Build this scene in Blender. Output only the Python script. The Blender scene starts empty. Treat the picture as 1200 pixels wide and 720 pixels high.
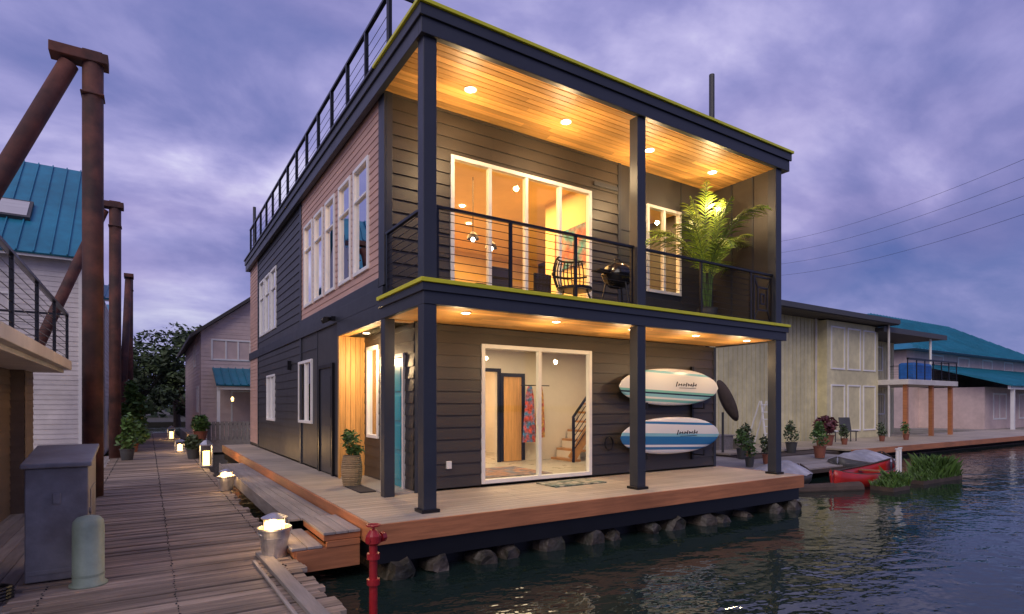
import bpy, math, random
from mathutils import Vector, Matrix, Euler
random.seed(7)
R=random.random
def U(a,b): return a+(b-a)*R()
sc=bpy.context.scene
COL=sc.collection

# ---------------------------------------------------------------- materials
def newmat(name):
    m=bpy.data.materials.new(name); m.use_nodes=True
    nt=m.node_tree
    return m,nt,nt.nodes['Principled BSDF']
def M(name,col,rough=.6,metal=0.,var=.18,nscale=3.,bump=.15,bscale=40.,island=0.,stretch=(1,1,1),col2=None,spec=.5,dist=.01,stain=0.):
    m,nt,b=newmat(name); N=nt.nodes; L=nt.links
    tc=N.new('ShaderNodeTexCoord'); mp=N.new('ShaderNodeMapping'); mp.inputs['Scale'].default_value=stretch
    L.new(tc.outputs['Object'],mp.inputs['Vector'])
    n1=N.new('ShaderNodeTexNoise'); n1.inputs['Scale'].default_value=nscale; n1.inputs['Detail'].default_value=6; n1.inputs['Roughness'].default_value=.65
    L.new(mp.outputs['Vector'],n1.inputs['Vector'])
    mr=N.new('ShaderNodeMapRange'); mr.inputs['From Min'].default_value=.3; mr.inputs['From Max'].default_value=.7
    mr.inputs['To Min'].default_value=1-var; mr.inputs['To Max'].default_value=1+var
    L.new(n1.outputs['Fac'],mr.inputs['Value'])
    fac=mr.outputs['Result']
    def mul(a,bb):
        mu=N.new('ShaderNodeMath'); mu.operation='MULTIPLY'; L.new(a,mu.inputs[0]); L.new(bb,mu.inputs[1]); return mu.outputs[0]
    if island>0:
        g=N.new('ShaderNodeNewGeometry'); m2=N.new('ShaderNodeMapRange')
        m2.inputs['To Min'].default_value=1-island; m2.inputs['To Max'].default_value=1+island
        L.new(g.outputs['Random Per Island'],m2.inputs['Value']); fac=mul(fac,m2.outputs['Result'])
    if stain>0:
        ns=N.new('ShaderNodeTexNoise'); ns.inputs['Scale'].default_value=.7; ns.inputs['Detail'].default_value=5
        L.new(tc.outputs['Object'],ns.inputs['Vector']); m4=N.new('ShaderNodeMapRange')
        m4.inputs['From Min'].default_value=.35; m4.inputs['From Max'].default_value=.65; m4.inputs['To Min'].default_value=1-stain; m4.inputs['To Max'].default_value=1+stain*.5
        L.new(ns.outputs['Fac'],m4.inputs['Value']); fac=mul(fac,m4.outputs['Result'])
    vs=N.new('ShaderNodeVectorMath'); vs.operation='SCALE'
    if col2:
        mx=N.new('ShaderNodeMix'); mx.data_type='RGBA'
        mx.inputs['A'].default_value=(*col,1); mx.inputs['B'].default_value=(*col2,1)
        n3=N.new('ShaderNodeTexNoise'); n3.inputs['Scale'].default_value=nscale*.6; n3.inputs['Detail'].default_value=4
        L.new(mp.outputs['Vector'],n3.inputs['Vector'])
        r3=N.new('ShaderNodeMapRange'); r3.inputs['From Min'].default_value=.4; r3.inputs['From Max'].default_value=.62
        L.new(n3.outputs['Fac'],r3.inputs['Value']); L.new(r3.outputs['Result'],mx.inputs['Factor'])
        L.new(mx.outputs['Result'],vs.inputs[0])
    else: vs.inputs[0].default_value=col
    L.new(fac,vs.inputs['Scale']); L.new(vs.outputs[0],b.inputs['Base Color'])
    rr=N.new('ShaderNodeMapRange'); rr.inputs['To Min'].default_value=max(0,rough-.12); rr.inputs['To Max'].default_value=min(1,rough+.12)
    L.new(n1.outputs['Fac'],rr.inputs['Value']); L.new(rr.outputs['Result'],b.inputs['Roughness'])
    b.inputs['Metallic'].default_value=metal; b.inputs['Specular IOR Level'].default_value=spec
    if bump>0:
        n2=N.new('ShaderNodeTexNoise'); n2.inputs['Scale'].default_value=bscale; n2.inputs['Detail'].default_value=5
        L.new(mp.outputs['Vector'],n2.inputs['Vector'])
        bp=N.new('ShaderNodeBump'); bp.inputs['Strength'].default_value=bump; bp.inputs['Distance'].default_value=dist
        L.new(n2.outputs['Fac'],bp.inputs['Height']); L.new(bp.outputs['Normal'],b.inputs['Normal'])
    return m
def E(name,col,st):
    m,nt,b=newmat(name); b.inputs['Base Color'].default_value=(*col,1)
    b.inputs['Emission Color'].default_value=(*col,1); b.inputs['Emission Strength'].default_value=st
    return m
def GLASS(name,base=.05,mul=1.2,tint=(.95,.97,1)):
    m=bpy.data.materials.new(name); m.use_nodes=True; nt=m.node_tree; N=nt.nodes; L=nt.links; N.clear()
    o=N.new('ShaderNodeOutputMaterial'); mx=N.new('ShaderNodeMixShader')
    t=N.new('ShaderNodeBsdfTransparent'); t.inputs['Color'].default_value=(*tint,1)
    g=N.new('ShaderNodeBsdfGlossy'); g.inputs['Roughness'].default_value=.01
    lw=N.new('ShaderNodeFresnel'); lw.inputs['IOR'].default_value=1.5
    ma=N.new('ShaderNodeMath'); ma.operation='MULTIPLY_ADD'; ma.use_clamp=True
    ma.inputs[1].default_value=mul; ma.inputs[2].default_value=base
    L.new(lw.outputs[0],ma.inputs[0]); L.new(ma.outputs[0],mx.inputs[0]); L.new(t.outputs[0],mx.inputs[1]); L.new(g.outputs[0],mx.inputs[2])
    L.new(mx.outputs[0],o.inputs[0])
    tc=N.new('ShaderNodeTexCoord'); n=N.new('ShaderNodeTexNoise'); n.inputs['Scale'].default_value=.9
    bp=N.new('ShaderNodeBump'); bp.inputs['Strength'].default_value=.05; bp.inputs['Distance'].default_value=.1
    L.new(tc.outputs['Object'],n.inputs['Vector']); L.new(n.outputs['Fac'],bp.inputs['Height']); L.new(bp.outputs[0],g.inputs['Normal'])
    return m

char=M('charcoal_siding_paint',(.050,.042,.036),.46,island=.12,var=.12,bump=.25,bscale=60,stretch=(.4,.4,3),stain=.1)
charp=M('charcoal_panel_paint',(.040,.040,.044),.48,var=.12,bump=.1,stain=.1)
trimd=M('dark_trim_paint',(.030,.034,.045),.42,var=.1,bump=.05,stain=.12)
blk=M('black_metal',(.012,.012,.014),.35,metal=.3,var=.1,bump=0)
lime=M('lime_flashing',(.62,.60,.02),.45,var=.08,bump=.02)
pink=M('rose_siding',(.54,.34,.27),.65,island=.08,var=.12,bump=.2,stretch=(.5,.5,3),stain=.08)
pine=M('pine_ceiling',(.56,.29,.085),.45,island=.30,var=.28,nscale=2.5,bump=.15,bscale=25,stretch=(.5,9,9))
cedar=M('cedar_wood',(.44,.17,.07),.5,island=.12,var=.25,nscale=3,bump=.2,bscale=20,stretch=(.6,.6,8),stain=.2)
cedarv=M('cedar_panel',(.66,.34,.10),.5,island=.15,var=.25,nscale=3,bump=.2,bscale=20,stretch=(8,8,.6))
deckm=M('composite_deck',(.44,.37,.28),.6,island=.10,var=.16,nscale=2,bump=.15,bscale=50,stretch=(.4,5,5),stain=.18)
dockm=M('weathered_dock_wood',(.34,.27,.215),.72,island=.3,var=.38,nscale=2.2,bump=.6,bscale=14,stretch=(.5,7,7),col2=(.20,.155,.12),stain=.30)
graym=M('gray_wood',(.30,.27,.245),.75,island=.15,var=.25,nscale=3,bump=.4,bscale=16,stretch=(6,.5,6),stain=.2)
white=M('white_vinyl',(.80,.79,.76),.4,var=.04,bump=.02)
intw=M('interior_wall',(.78,.70,.58),.8,var=.04,bump=.05)
inty=M('interior_wall_warm',(.80,.60,.30),.8,var=.05,bump=.05)
floorm=M('interior_floor',(.42,.38,.32),.3,var=.1,bump=.02)
teal=M('teal_door_paint',(.01,.30,.40),.35,var=.08,bump=.03)
glass=GLASS('window_glass',.02,.9)
glasss=GLASS('side_window_glass',.12,1.5)
glassd=GLASS('reflective_window_glass',.22,1.4,(.8,.85,.9))
rust=M('rusty_steel',(.13,.045,.03),.75,var=.45,nscale=3,bump=.5,bscale=12,col2=(.06,.026,.022),stain=.35)
lapw=M('pale_lap_siding',(.64,.60,.59),.6,island=.05,var=.1,bump=.1,stain=.12)
lappink=M('pale_pink_siding',(.64,.50,.46),.6,island=.05,var=.1,bump=.1,stain=.12)
cream=M('sage_cream_siding',(.66,.60,.36),.65,island=.07,var=.12,bump=.1,stain=.15)
tealroof=M('teal_metal_roof',(.025,.22,.32),.38,metal=.25,var=.15,bump=.05,stain=.15)
darkroof=M('dark_roof',(.05,.045,.045),.7,var=.2,bump=.3)
brownw=M('brown_louver_wall',(.13,.095,.075),.65,island=.12,var=.2,bump=.2,stain=.2)
galv=M('galvanized_steel',(.55,.55,.55),.4,metal=.8,var=.25,nscale=9,bump=.15)
logm=M('wet_float_logs',(.075,.06,.048),.55,var=.5,nscale=6,bump=.9,bscale=7,dist=.05,col2=(.03,.03,.022))
cabm=M('cabinet_gray_paint',(.20,.20,.205),.5,var=.2,nscale=5,bump=.15,col2=(.15,.14,.14),stain=.25)
sage=M('sage_bollard_paint',(.26,.33,.25),.5,var=.15,nscale=6,bump=.15,stain=.2)
redp=M('red_pipe_paint',(.33,.014,.018),.4,var=.35,nscale=8,bump=.3)
leafm=M('foliage_dark',(.055,.085,.032),.6,island=.6,var=.2,bump=0)
leafg=M('foliage_green',(.07,.14,.03),.5,island=.45,var=.2,bump=0)
palmm=M('palm_leaf',(.22,.32,.03),.45,island=.4,var=.2,bump=0)
barkm=M('bark',(.07,.05,.04),.9,var=.3,bump=.6,bscale=12)
wicker=M('wicker',(.34,.24,.13),.7,island=.25,var=.3,bump=.5)
terra=M('terracotta',(.22,.075,.045),.7,var=.2,bump=.1)
potd=M('dark_pot',(.06,.06,.06),.5,var=.2,bump=.1)
soffit=M('pale_soffit',(.60,.57,.54),.7,var=.1,stain=.15)
redb=M('red_hull',(.40,.02,.015),.35,var=.15,bump=.05)
tarp=M('boat_tarp',(.36,.36,.39),.7,var=.3,bump=.6,bscale=6,dist=.04,stain=.3)
bluet=M('blue_tarp',(.02,.14,.46),.6,var=.25,bump=.6,bscale=6,dist=.04)
blind=M('window_blind',(.50,.49,.50),.6,var=.12,bump=.0,stretch=(1,1,30),nscale=1)
darkglass=M('dark_window_pane',(.03,.035,.045),.08,var=.1,bump=0,spec=.9)
clothr=M('robe_red',(.50,.07,.05),.9,var=.8,nscale=14,bump=.3,col2=(.05,.2,.40))
clothy=M('robe_yellow',(.60,.36,.06),.9,var=.7,nscale=14,bump=.3,col2=(.4,.05,.04))
bedm=M('bed_linen',(.60,.42,.28),.9,var=.5,nscale=6,bump=.3)
sofam=M('sofa_fabric',(.12,.06,.04),.9,var=.3,bump=.3)
artm=M('wall_art_paint',(.45,.12,.05),.7,var=.8,nscale=5,col2=(.03,.22,.30),bump=.1)
bulb=E('lamp_disc',(1.,.86,.62),16)
flame=E('lantern_glow',(1.,.60,.20),5)
stairw=M('stair_wood',(.50,.24,.07),.45,var=.2)

# ---------------------------------------------------------------- mesh builder
BF=((0,3,2,1),(4,5,6,7),(0,1,5,4),(1,2,6,5),(2,3,7,6),(3,0,4,7))
class B:
    def __init__(s): s.v=[]; s.f=[]
    def poly(s,pts):
        n=len(s.v); s.v+= [tuple(p) for p in pts]; s.f.append(tuple(range(n,n+len(pts)))); return s
    def hexa(s,v):
        n=len(s.v); s.v+=[tuple(p) for p in v]; s.f+=[tuple(n+i for i in q) for q in BF]; return s
    def box(s,x0,x1,y0,y1,z0,z1):
        return s.hexa([(x0,y0,z0),(x1,y0,z0),(x1,y1,z0),(x0,y1,z0),(x0,y0,z1),(x1,y0,z1),(x1,y1,z1),(x0,y1,z1)])
    def obox(s,c,size,rot=(0,0,0)):
        m=Euler(rot).to_matrix(); hx,hy,hz=[a/2 for a in size]
        return s.hexa([tuple(Vector(c)+m@Vector(p)) for p in ((-hx,-hy,-hz),(hx,-hy,-hz),(hx,hy,-hz),(-hx,hy,-hz),(-hx,-hy,hz),(hx,-hy,hz),(hx,hy,hz),(-hx,hy,hz))])
    def beam(s,p0,p1,w,h):
        p0=Vector(p0);p1=Vector(p1);d=(p1-p0).normalized()
        up=Vector((0,0,1)) if abs(d.z)<.95 else Vector((0,1,0))
        a=d.cross(up).normalized()*w/2; b=a.normalized().cross(d).normalized()*h/2
        n=len(s.v)
        for p in (p0,p1):
            for k in ((-1,-1),(1,-1),(1,1),(-1,1)): s.v.append(tuple(p+a*k[0]+b*k[1]))
        s.f+=[tuple(n+i for i in q) for q in ((0,1,2,3),(7,6,5,4),(0,4,5,1),(1,5,6,2),(2,6,7,3),(3,7,4,0))]; return s
    def cyl(s,p0,p1,r0,r1=None,n=12,cap=True):
        if r1 is None: r1=r0
        p0=Vector(p0);p1=Vector(p1);d=(p1-p0).normalized()
        up=Vector((0,0,1)) if abs(d.z)<.9 else Vector((1,0,0))
        a=d.cross(up).normalized(); b=d.cross(a)
        k=len(s.v)
        for p,r in ((p0,r0),(p1,r1)):
            for i in range(n):
                t=2*math.pi*i/n; s.v.append(tuple(p+a*math.cos(t)*r+b*math.sin(t)*r))
        for i in range(n):
            j=(i+1)%n; s.f.append((k+i,k+j,k+n+j,k+n+i))
        if cap: s.f.append(tuple(k+i for i in range(n))[::-1]); s.f.append(tuple(k+n+i for i in range(n)))
        return s
    def lathe(s,c,prof,n=20):
        k=len(s.v); m=len(prof)
        for (r,z) in prof:
            for i in range(n):
                t=2*math.pi*i/n; s.v.append((c[0]+r*math.cos(t),c[1]+r*math.sin(t),c[2]+z))
        for j in range(m-1):
            for i in range(n):
                i2=(i+1)%n; s.f.append((k+j*n+i,k+j*n+i2,k+(j+1)*n+i2,k+(j+1)*n+i))
        return s
    def path(s,pts,r,n=8):
        for a,b in zip(pts[:-1],pts[1:]): s.cyl(a,b,r,n=n)
        return s
    def make(s,name,mat,parent=None,smooth=False,bevel=0):
        me=bpy.data.meshes.new(name); me.from_pydata(s.v,[],s.f); me.update()
        ob=bpy.data.objects.new(name,me); COL.objects.link(ob); me.materials.append(mat)
        if smooth:
            for p in me.polygons: p.use_smooth=True
        if bevel>0:
            md=ob.modifiers.new('bev','BEVEL'); md.width=bevel; md.segments=2; md.limit_method='ANGLE'
        if parent: ob.parent=parent
        return ob
def root(name):
    e=bpy.data.objects.new(name,None); COL.objects.link(e); e.empty_display_size=.3; return e
def wall(b,axis,p0,p1,a0,a1,z0,z1,ops=()):
    az=sorted({a0,a1,*[min(max(o[0],a0),a1) for o in ops],*[min(max(o[1],a0),a1) for o in ops]})
    for i in range(len(az)-1):
        m=(az[i]+az[i+1])/2; cur=z0
        for o in sorted([o for o in ops if o[0]<m<o[1]],key=lambda o:o[2]):
            if o[2]>cur:
                (b.box(az[i],az[i+1],p0,p1,cur,o[2]) if axis=='x' else b.box(p0,p1,az[i],az[i+1],cur,o[2]))
            cur=max(cur,o[3])
        if cur<z1: (b.box(az[i],az[i+1],p0,p1,cur,z1) if axis=='x' else b.box(p0,p1,az[i],az[i+1],cur,z1))
def lap(b,axis,plane,out,a0,a1,z0,z1,ops=(),expo=.19,th=.022,seg=0):
    z=z0
    def pt(a,zz,pr): return (a,plane+out*pr,zz) if axis=='x' else (plane+out*pr,a,zz)
    while z<z1-1e-4:
        zt=min(z+expo,z1)
        br=sorted({z,zt,*[c for o in ops for c in (o[2],o[3]) if z<c<zt]})
        for k in range(len(br)-1):
            s0,s1=br[k],br[k+1]; mid=(s0+s1)/2
            iv=[(a0,a1)]
            for o in ops:
                if o[2]<mid<o[3]:
                    ni=[]
                    for (p,q) in iv:
                        if o[1]<=p or o[0]>=q: ni.append((p,q)); continue
                        if o[0]>p: ni.append((p,o[0]))
                        if o[1]<q: ni.append((o[1],q))
                    iv=ni
            pr=lambda zz:th-(th*.75)*(zz-z)/expo
            for (p,q) in iv:
                cuts=[p]
                if seg>0:
                    c=p+U(.4,1)*seg
                    while c<q-.4: cuts.append(c); c+=seg*U(.7,1.1)
                cuts.append(q)
                for p2,q2 in zip(cuts[:-1],cuts[1:]):
                    n=len(b.v); g=.002
                    b.v+=[pt(p2+g,s0,pr(s0)),pt(q2-g,s0,pr(s0)),pt(q2-g,s1,pr(s1)),pt(p2+g,s1,pr(s1)),pt(p2+g,s0,0.),pt(q2-g,s0,0.)]
                    b.f.append((n,n+1,n+2,n+3)); b.f.append((n+4,n+5,n+1,n))
        z=zt
def window(par,nm,axis,plane,out,a0,a1,z0,z1,mull=(),trans=(),fm=None,gm=None,fw=.06,pro=.04,back=.06):
    fm=fm or white; gm=gm or glass
    fb=B()
    def bx(p,q,s,t,e=0):
        l,h=sorted((plane+out*(pro-e),plane-out*back))
        (fb.box(p,q,l,h,s,t) if axis=='x' else fb.box(l,h,p,q,s,t))
    bx(a0,a0+fw,z0,z1); bx(a1-fw,a1,z0,z1); bx(a0+fw,a1-fw,z0,z0+fw); bx(a0+fw,a1-fw,z1-fw,z1)
    for m in mull: bx(m-fw*.45,m+fw*.45,z0+fw,z1-fw,.008)
    segs=[a0+fw]+[x for m in mull for x in (m-fw*.45,m+fw*.45)]+[a1-fw]
    for t in trans:
        for i in range(0,len(segs),2): bx(segs[i],segs[i+1],t-fw*.3,t+fw*.3,.012)
    fb.make(nm+'_frame',fm,par,bevel=.004)
    g=B(); pp=plane-out*.01
    pts=[(a0+fw,z0+fw),(a1-fw,z0+fw),(a1-fw,z1-fw),(a0+fw,z1-fw)]
    g.poly([(a,pp,z) if axis=='x' else (pp,a,z) for a,z in pts]).make(nm+'_glass',gm,par)
def plamp(name,loc,e,col,r=.05,par=None):
    l=bpy.data.lights.new(name,'POINT'); l.energy=e; l.color=col; l.shadow_soft_size=r
    o=bpy.data.objects.new(name,l); COL.objects.link(o); o.location=loc
    if par: o.parent=par
    return o
def area(name,loc,e,col,sx,sy,par=None):
    l=bpy.data.lights.new(name,'AREA'); l.shape='RECTANGLE'; l.size=sx; l.size_y=sy; l.energy=e; l.color=col
    o=bpy.data.objects.new(name,l); COL.objects.link(o); o.location=loc
    if par: o.parent=par
    return o
WARM=(1.,.69,.36)

# ================================================================= HOUSEBOAT
H=root('floating_house')
W=7.5; D=14.7; YF=1.5
upo=[(1.06,3.96,2.95,5.3),(5.4,6.39,3.6,5.35)]
loo=[(1.62,3.96,.05,2.34)]
b=B(); wall(b,'x',YF,YF+.14,.02,W,2.9,5.98,upo); wall(b,'x',YF,YF+.14,.46,W,.0,2.6,loo)
b.make('front_wall',charp,H)
b=B(); lap(b,'x',YF,-1,.1,4.62,2.9,5.98,upo,.19,.028,2.6)
lap(b,'x',YF,-1,.55,W-.08,.04,2.6,loo,.19,.028,3.0)
b.make('front_lap_siding',char,H)
b=B()
b.box(.0,.1,YF-.035,YF,2.9,5.98); b.box(.455,.55,YF-.035,YF,.0,2.6); b.box(W-.08,W,YF-.035,YF,0,2.6)
b.box(4.62,4.70,YF-.034,YF,2.9,5.98)
for x in (5.34,6.42): b.box(x-.02,x+.02,YF-.012,YF,2.9,5.98)
b.box(4.70,5.32,YF-.012,YF,4.72,4.75)
b.box(4.0,4.6,YF-.05,YF-.03,5.42,5.5) 
b.make('front_trim_boards',trimd,H,bevel=.004)
pinkops=[(2.2,2.98,3.5,5.3),(3.14,3.87,3.5,5.3),(4.14,4.81,3.5,5.3),(4.98,5.69,3.5,5.3),(5.85,6.6,3.5,5.3)]
dkup=[(9.9,10.7,3.45,5.15),(10.85,11.65,3.45,5.15),(11.8,12.6,3.45,5.15)]
dklo=[(5.9,7.15,.94,2.33),(10.1,11.35,.9,2.2),(4.3,5.2,.02,2.06)]
b=B(); wall(b,'y',0.,.14,YF+.14,D,2.9,5.98,pinkops+dkup); wall(b,'y',0.,.14,3.87,D,0,2.9,dklo)
b.make('side_wall',charp,H)
b=B(); lap(b,'y',0.,-1,1.72,6.9,3.26,5.98,pinkops,.115,.014); lap(b,'y',0,-1,13.0,D-.05,.1,5.98,[],.115,.014)
b.make('side_rose_siding',pink,H)
b=B(); lap(b,'y',0,-1,7.05,12.9,.05,2.85,dklo,.19,.022,3.); lap(b,'y',0,-1,7.05,12.9,3.1,5.98,dkup,.19,.022,3.)
b.make('side_lap_siding',charp,H)
b=B()
b.box(-.03,0,YF-.03,1.72,3.12,5.98); b.box(-.03,0,6.9,7.05,.0,5.98); b.box(-.03,0,12.9,13.0,0,5.98)
b.box(-.045,0,YF,D,2.86,3.10); b.box(-.035,0,1.72,6.9,3.10,3.26)
for y in (3.9,5.5): b.box(-.012,0,y-.02,y+.02,0,2.86)
b.box(-.012,0,5.52,6.9,2.52,2.55)
b.make('side_trim_boards',trimd,H,bevel=.004)
for i,o in enumerate(pinkops): window(H,f'side_upper_window_{i}','y',0,-1,*o,trans=(4.75,),gm=glasss)
for i,o in enumerate(dkup): window(H,f'side_mid_window_{i}','y',0,-1,*o,trans=(4.6,),gm=glasss)
for i,o in enumerate(dklo[:2]): window(H,f'side_lower_window_{i}','y',0,-1,*o,mull=((o[0]+o[1])/2,),gm=glassd)
b=B(); b.box(-.02,.05,4.3,5.2,.02,2.06)
for z in (.15,1.1): b.box(-.028,-.02,4.42,5.08,z,z+.8)
b.make('side_door',trimd,H,bevel=.004)
b=B(); b.box(-.05,0,4.22,4.3,.0,2.14).box(-.05,0,5.2,5.28,0,2.14).box(-.05,0,4.3,5.2,2.06,2.14); b.make('side_door_casing',blk,H,bevel=.004)
b=B(); wall(b,'y',.46,.58,YF+.14,3.9,0,2.6,[(1.9,2.8,.03,2.1),(3.05,3.66,.75,2.4)])
b.make('entry_wall',charp,H)
b=B(); lap(b,'y',.46,-1,YF,3.87,.04,2.6,[(1.85,2.85,0,2.15),(3.05,3.66,.75,2.4)],.19,.02); b.make('entry_lap_siding',char,H)
b=B(); x=0.0
while x<.43:
    b.box(x+.002,x+.09,3.83,3.87,.0,2.6); x+=.092
b.box(-.03,0,3.82,3.9,0,2.84)
b.make('entry_cedar_panel',cedarv,H,bevel=.003)
window(H,'entry_sidelight','y',.46,-1,3.05,3.66,.75,2.4)
b=B(); b.box(.44,.5,1.9,2.8,.03,2.1)
for z in (.15,.62,1.09,1.56): b.box(.425,.44,1.98,2.72,z,z+.4)
b.make('entry_door',teal,H,bevel=.008)
b=B(); b.box(.41,.46,1.84,1.9,.0,2.16).box(.41,.46,2.8,2.86,0,2.16).box(.41,.46,1.9,2.8,2.1,2.16); b.make('entry_door_casing',white,H,bevel=.004)
b=B(); b.cyl((.40,2.68,1.0),(.40,2.68,1.25),.012); b.make('entry_door_handle',galv,H)
b=B(); y=YF
while y<3.8:
    b.box(0,.45,y+.002,y+.1,2.6,2.63); y+=.103
b.make('entry_soffit',pine,H)
b=B(); b.box(-.045,.0,YF,3.9,2.6,2.857); b.make('entry_header',trimd,H,bevel=.004)
b=B(); b.box(W-.14,W,YF+.14,D,0,5.98).box(0.14,W-.14,D-.14,D,0,5.98)
b.make('rear_and_right_walls',charp,H)
b=B(); b.box(.0,W,YF,D,-.04,.03); b.make('ground_floor_slab',floorm,H)
b=B(); b.box(.14,W-.14,YF+.14,D-.14,2.66,2.88); b.make('upper_floor_slab',floorm,H)
b=B(); b.box(-.09,W+.1,-.10,-.02,2.6,2.86); b.box(-.09,-.02,-.02,YF-.03,2.6,2.86); b.box(W+.02,W+.1,-.02,YF,2.6,2.86); b.box(-.12,W+.13,-.13,-.10,2.76,2.86)
b.box(-.12,-.09,-.10,YF,2.76,2.86)
b.make('balcony_fascia',trimd,H,bevel=.005)
b=B(); b.box(-.15,W+.16,-.16,-.06,2.863,2.915); b.box(-.15,-.06,-.06,YF-.03,2.863,2.915); b.make('balcony_lime_flashing',lime,H,bevel=.004)
b=B(); b.box(-.02,W+.02,-.02,YF,2.70,2.88); b.make('balcony_floor',trimd,H)
def ceiling(nm,x0,x1,y0,y1,z):
    b=B(); y=y0
    while y<y1:
        cuts=[x0]; c=x0+U(1,3)
        while c<x1-.5: cuts.append(c); c+=U(1.8,3.2)
        cuts.append(x1)
        for p,q in zip(cuts[:-1],cuts[1:]): b.box(p+.0015,q-.0015,y+.002,min(y+.106,y1),z,z+.03)
        y+=.113
    b.make(nm,pine,H,bevel=.004)
ceiling('lower_pine_ceiling',-.02,W,-.02,YF,2.62)
ceiling('upper_pine_ceiling',-.05,W,-.05,YF,5.98)
b=B(); b.box(-.14,W+.14,-.14,-.05,5.92,6.26); b.box(-.14,-.05,-.05,D+.1,5.92,6.26); b.box(W+.05,W+.14,-.05,D+.1,5.92,6.26); b.box(-.05,W+.05,D+.01,D+.1,5.92,6.26)
b.box(-.17,W+.17,-.17,-.14,6.12,6.26); b.box(-.17,-.14,-.14,D+.1,6.12,6.26)
b.make('roof_fascia',trimd,H,bevel=.006)
b=B(); b.box(-.05,W+.05,-.05,D+.01,6.03,6.2); b.make('roof_deck',darkroof,H)
b=B(); b.box(-.20,W+.20,-.20,-.02,6.263,6.31); b.box(-.20,-.02,-.02,1.5,6.263,6.31); b.make('roof_lime_flashing',lime,H,bevel=.004)
b=B(); b.box(-.20,-.02,1.5,D+.1,6.263,6.30); b.make('roof_dark_flashing',trimd,H)
b=B()
for x in (0,3.66,7.36):
    b.box(x-.09,x+.09,-.09,.09,2.9,5.93); b.box(x-.09,x+.09,-.09,.09,0,2.6)
b.box(-.08,.08,YF-.18,YF-.02,0,2.6)
b.make('posts',trimd,H,bevel=.008)
b=B()
for x in (0,3.66,7.36): b.box(x-.12,x+.12,-.12,.12,0.0,.04)
b.make('post_bases',blk,H)
b=B(); b.box(W-.1,W-.02,.09,YF-.03,2.9,5.98); b.make('balcony_end_wall',char,H)
b=B(); 
for y in (.5,1.0): b.box(W-.112,W-.1,y-.02,y+.02,2.9,5.98)
b.make('balcony_end_wall_battens',trimd,H)
window(H,'lower_sliding_door','x',YF,-1,1.62,3.96,.05,2.34,mull=(2.79,),fw=.065)
window(H,'upper_sliding_door','x',YF,-1,1.06,3.96,2.95,5.3,mull=(1.785,2.51,3.235),fw=.065)
window(H,'upper_small_window','x',YF,-1,5.4,6.39,3.6,5.35,mull=(5.9,),fw=.06)
b=B(); b.box(2.69,2.72,YF-.09,YF-.04,1.0,1.3); b.make('slider_handle',white,H,bevel=.005)
b=B(); zr=3.86
def rail_run(b,p,q,posts,z0,zt,cables=9):
    p=Vector(p);q=Vector(q)
    b.beam((p.x,p.y,zt),(q.x,q.y,zt),.05,.035)
    for t in posts:
        c=p.lerp(q,t); b.box(c.x-.02,c.x+.02,c.y-.02,c.y+.02,z0,zt-.018)
    for i in range(cables):
        z=z0+.08+(zt-z0-.14)*i/(cables-1); b.cyl((p.x,p.y,z),(q.x,q.y,z),.005,n=6,cap=False)
rail_run(b,(.10,0,0),(3.56,0,0),(.01,.33,.66,.99),2.9,zr)
rail_run(b,(3.76,0,0),(6.62,0,0),(.01,.5,.99),2.9,zr)
rail_run(b,(-.0,.10,0),(-.0,1.44,0),(.03,.97),2.9,zr)
for (x0,x1,z0,z1) in ((6.68,7.24,2.94,3.80),(6.80,7.12,3.14,3.60),(6.89,7.03,3.26,3.48)):
    b.box(x0,x1,-.015,.015,z0,z0+.03); b.box(x0,x1,-.015,.015,z1-.03,z1); b.box(x0,x0+.03,-.015,.015,z0+.03,z1-.03); b.box(x1-.03,x1,-.015,.015,z0+.03,z1-.03)
for (xa,za,xb,zb) in ((6.7,2.96,6.81,3.15),(7.22,2.96,7.11,3.15),(6.7,3.78,6.81,3.59),(7.22,3.78,7.11,3.59)): b.beam((xa,0,za),(xb,0,zb),.02,.02)
b.beam((6.62,0,zr),(7.27,0,zr),.05,.035)
b.make('balcony_railing',blk,H)
b=B()
for i in range(14):
    y=1.35+i*1.02; b.box(-.03,.03,y-.025,y+.025,6.2,7.32)
b.box(-.03,.03,1.33,D,7.32,7.36); b.box(-.02,.02,1.37,D,6.52,6.55)
for k in range(3): b.cyl((0,1.37,6.72+k*.17),(0,D,6.72+k*.17),.005,n=6)
b.box(-.03,2.2,1.30,1.33,7.32,7.36)
for x in (0.,1.1,2.2): b.box(x-.025,x+.025,1.29,1.34,6.2,7.32)
b.make('roof_railing',blk,H)
b=B(); b.cyl((6.76,1.0,6.2),(6.76,1.0,8.1),.055); b.cyl((.1,14.5,6.2),(.1,14.5,8.1),.05); b.make('roof_vent_pipes',potd,H)
cb=B(); cr=B()
ups=[(1.03,.76),(2.8,.76),(4.72,.76),(6.5,.78)]
los=[(.74,.36),(2.3,.36),(3.9,.36),(5.5,.36),(7.0,.36)]
for x,y in ups:
    cb.cyl((x,y,5.966),(x,y,5.974),.07,n=20); cr.cyl((x,y,5.970),(x,y,5.979),.095,n=24)
    plamp('ceiling_light',(x,y,5.36),54,WARM,.045,H)
for x,y in los:
    cb.cyl((x,y,2.606),(x,y,2.612),.055,n=20); cr.cyl((x,y,2.61),(x,y,2.619),.075,n=24)
    plamp('ceiling_light',(x,y+.15,2.2),23,WARM,.04,H)
for yy in (3.1,2.2): cb.cyl((.24,yy,2.586),(.24,yy,2.592),.05,n=20); cr.cyl((.24,yy,2.59),(.24,yy,2.599),.07,n=24)
plamp('entry_light',(.16,2.95,2.1),55,WARM,.04,H)
cr.make('downlight_trim',white,H); cb.make('downlight_lens',bulb,H)
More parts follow.
